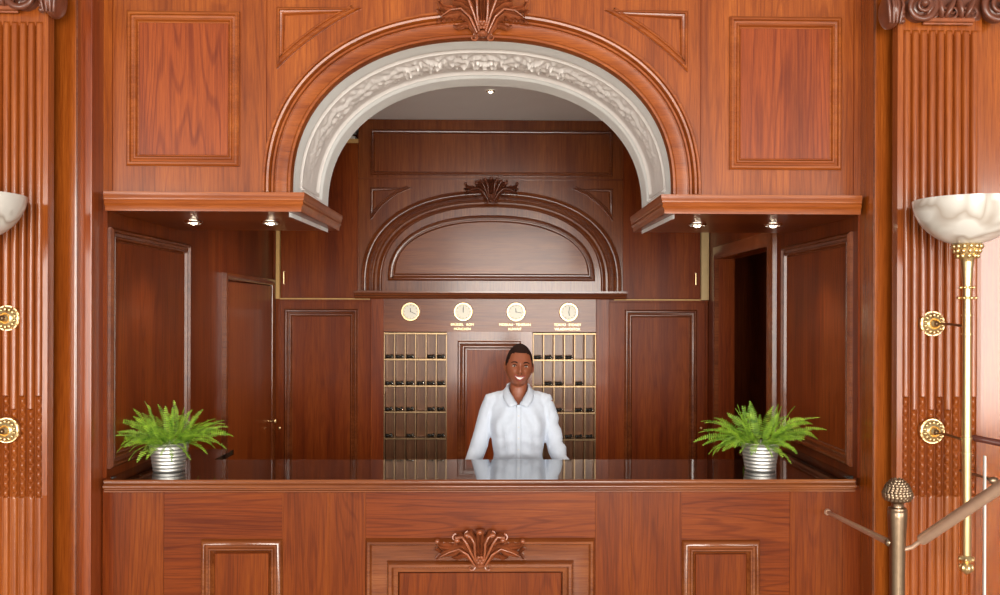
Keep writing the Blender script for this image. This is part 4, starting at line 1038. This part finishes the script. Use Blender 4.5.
# shirt
bm = bmesh.new()
tube(bm, [pp(0, .024, 1.452), pp(0, .022, 1.432), pp(0, .02, 1.408), pp(0, .014, 1.34), pp(0, .004, 1.25), pp(0, .004, 1.17), pp(0, .01, 1.08), pp(0, .015, 1.0), pp(0, .015, .90)],
     [(.046, .048), (.056, .085), (.074, .140), (.100, .158), (.112, .160), (.106, .146), (.094, .133), (.102, .148), (.110, .165)], 40, up=(0, 1, 0))
for s in (-1, 1):
    ell(bm, pp(s*.056, -.028, 1.240), (.085, .074, .105), 22, 16)           # chest
    sh, el, wr_ = arms[s]
    ell(bm, sh+Vector((-s*.006, 0, .0)), (.046, .054, .044), 16, 12)
    N_ = 16; pts = []; rad = []
    for k in range(N_+1):
        u_ = k/N_; p = sh.lerp(el, u_*2) if u_ < .5 else el.lerp(wr_, (u_-.5)*2*.93)
        fold = .0030*math.sin(k*2.3+s)+.0022*math.sin(k*4.1)
        pts.append(p+Vector((fold, fold, 0))); rad.append(.053-.017*u_+fold+(.004*g(u_-.5, .1)))
    pts.insert(0, sh+Vector((-s*.055, 0, .020))); rad.insert(0, .040)
    rad[1] = .047; rad[2] = .050
    tube(bm, pts, rad, 20)
sb = smooth_union(bm, .0055, 5, .5)
# soft cloth folds, radiating from armpits and pulling at the waist
for v in sb.verts:
    x, y, z = v.co.x-pxc, v.co.y-PY, v.co.z
    if y < .03 and abs(x) < .17:
        d = .0042*math.sin(abs(x)*80+z*44)*g(z-1.30, .07)*min(1, abs(x)/.05)+.0055*math.sin(z*80+abs(x)*36)*g(z-1.09, .08)*min(1, abs(x)/.03)+.0035*math.sin(x*110+z*12)*g(z-1.18, .09)
        v.co.y -= d
# neckline : open V at the front
kill = [v for v in sb.verts if (v.co.z > 1.405 and math.hypot((v.co.x-pxc)/.062, (v.co.y-PY-.02)/.062) < 1) or (v.co.y < PY-.0 and v.co.z > 1.362 and abs(v.co.x-pxc) < (v.co.z-1.362)*.66+.002)]
bmesh.ops.delete(sb, geom=kill, context='VERTS')
shirt = mesh('shirt', sb, shirt_m, person, smooth=True, angle=80)
# collar wings
def front_y(x, z):                                             # approximate shirt front at a height
    h = max(0, min(1, (1.40-z)/.16)); return -.040-.062*h**.8+.5*x*x
for s in (-1, 1):
    bm = B(); n = 12; rows = []
    inner = [(.050, .062, 1.462), (.056, .030, 1.462), (.056, -.006, 1.452), (.046, -.036, 1.428), (.030, -.060, 1.406), (.017, -.076, 1.384), (.006, -.086, 1.368)]
    outer = [(.066, .066, 1.428), (.082, .032, 1.424), (.088, -.012, 1.416), (.084, -.050, 1.400), (.074, -.076, 1.384), (.060, -.094, 1.364), (.044, -.102, 1.350)]
    for a, b2 in zip(inner, outer):
        m_ = [(a[i]+b2[i])/2 for i in range(3)]; m_[1] -= .008; m_[2] += .003
        rows.append([bm.verts.new(pp(s*q[0], q[1], q[2])) for q in (a, m_, b2)])
    for r0, r1 in zip(rows, rows[1:]):
        for j in range(2): bm.faces.new((r0[j], r0[j+1], r1[j+1], r1[j]))
    bmesh.ops.recalc_face_normals(bm, faces=bm.faces)
    bmesh.ops.solidify(bm, geom=bm.faces[:], thickness=.004)
    me_sub = bm; bmesh.ops.subdivide_edges(me_sub, edges=me_sub.edges[:], cuts=1, use_grid_fill=True, smooth=.6)
    mesh('collar', bm, shirt_m, shirt, smooth=True, angle=80)
# collar back band
bm = tube(B(), [pp(-.060, .04, 1.445), pp(-.045, .072, 1.45), pp(0, .085, 1.452), pp(.045, .072, 1.45), pp(.060, .04, 1.445)], [(.020, .004)]*5, 12, up=(0, 0, 1)); mesh('collar_band', bm, shirt_m, shirt, smooth=True)
# placket and buttons following the chest
from mathutils.bvhtree import BVHTree
bmx = bmesh.new(); bmx.from_mesh(shirt.data); tr = BVHTree.FromBMesh(bmx); off = wloc(shirt)
def on_front(x, z):
    h = tr.ray_cast(Vector(pp(x, -.5, z))-off, Vector((0, 1, 0))); return (h[0].y+off.y) if h[0] else PY-.1
bm = B(); rows = []
for k in range(30):
    z = 1.366-k*.0152; rows.append([bm.verts.new((pxc+xx, on_front(xx, z)-.0035 if abs(xx) < .0139 else on_front(xx, z)-.0003, z)) for xx in (-.0145, -.0135, -.005, .005, .0135, .0145)])
for r0, r1 in zip(rows, rows[1:]):
    for j in range(5): bm.faces.new((r0[j], r0[j+1], r1[j+1], r1[j]))
mesh('placket', bm, shirt_m, shirt, smooth=True, angle=80)
for z in (1.305, 1.245, 1.185, 1.125, 1.065):
    bm = lathe(B(), [(.005, 0), (.005, .002), (.0005, .002)], pxc, z, 14, axis='Y', z0=on_front(0, z)-.0032); mesh('button', bm, simple('button', (205, 205, 208), rough=.3) if z == 1.305 else bpy.data.materials['button'], shirt)
for s in (-1, 1):                                              # front darts
    pts = [pp(s*.07, 0, z) for z in (1.21, 1.17, 1.12, 1.07, 1.02)]
    pts = [(p[0]-s*(.01*i/4), on_front(s*(.07-.01*i/4), p[2])-.0002, p[2]) for i, p in enumerate(pts)]
    bm = tube(B(), pts, .0012, 6); mesh('dart_seam', bm, shirt_m, shirt, smooth=True)
bmx.free()
# trousers and shoes (behind the counter)
bm = bmesh.new(); tube(bm, [pp(0, .015, 1.0), pp(0, .015, .92), pp(0, .015, .82)], [(.096, .14), (.105, .165), (.10, .165)], 28, up=(0, 1, 0))
for s in (-1, 1):
    hp2 = Vector(pp(s*.082, .015, .86)); kn = Vector(pp(s*.088, .0, .48)); an = Vector(pp(s*.09, .03, .10)); tube(bm, [hp2, hp2.lerp(kn, .5), kn, an], [.096, .084, .068, .062], 20)
mesh('trousers', smooth_union(bm, .010, 3), trouser_m, person, smooth=True)
for s in (-1, 1):
    a = Vector(pp(s*.09, .03, .05)); bm = tube(B(), [a+Vector((0, .05, -.01)), a+Vector((0, .0, 0)), a+Vector((0, -.08, -.012)), a+Vector((0, -.16, -.022))], [(.036, .034), (.05, .042), (.034, .046), (.018, .036)], 18, up=(0, 0, 1)); mesh('shoe', bm, dark_m, person, smooth=True)
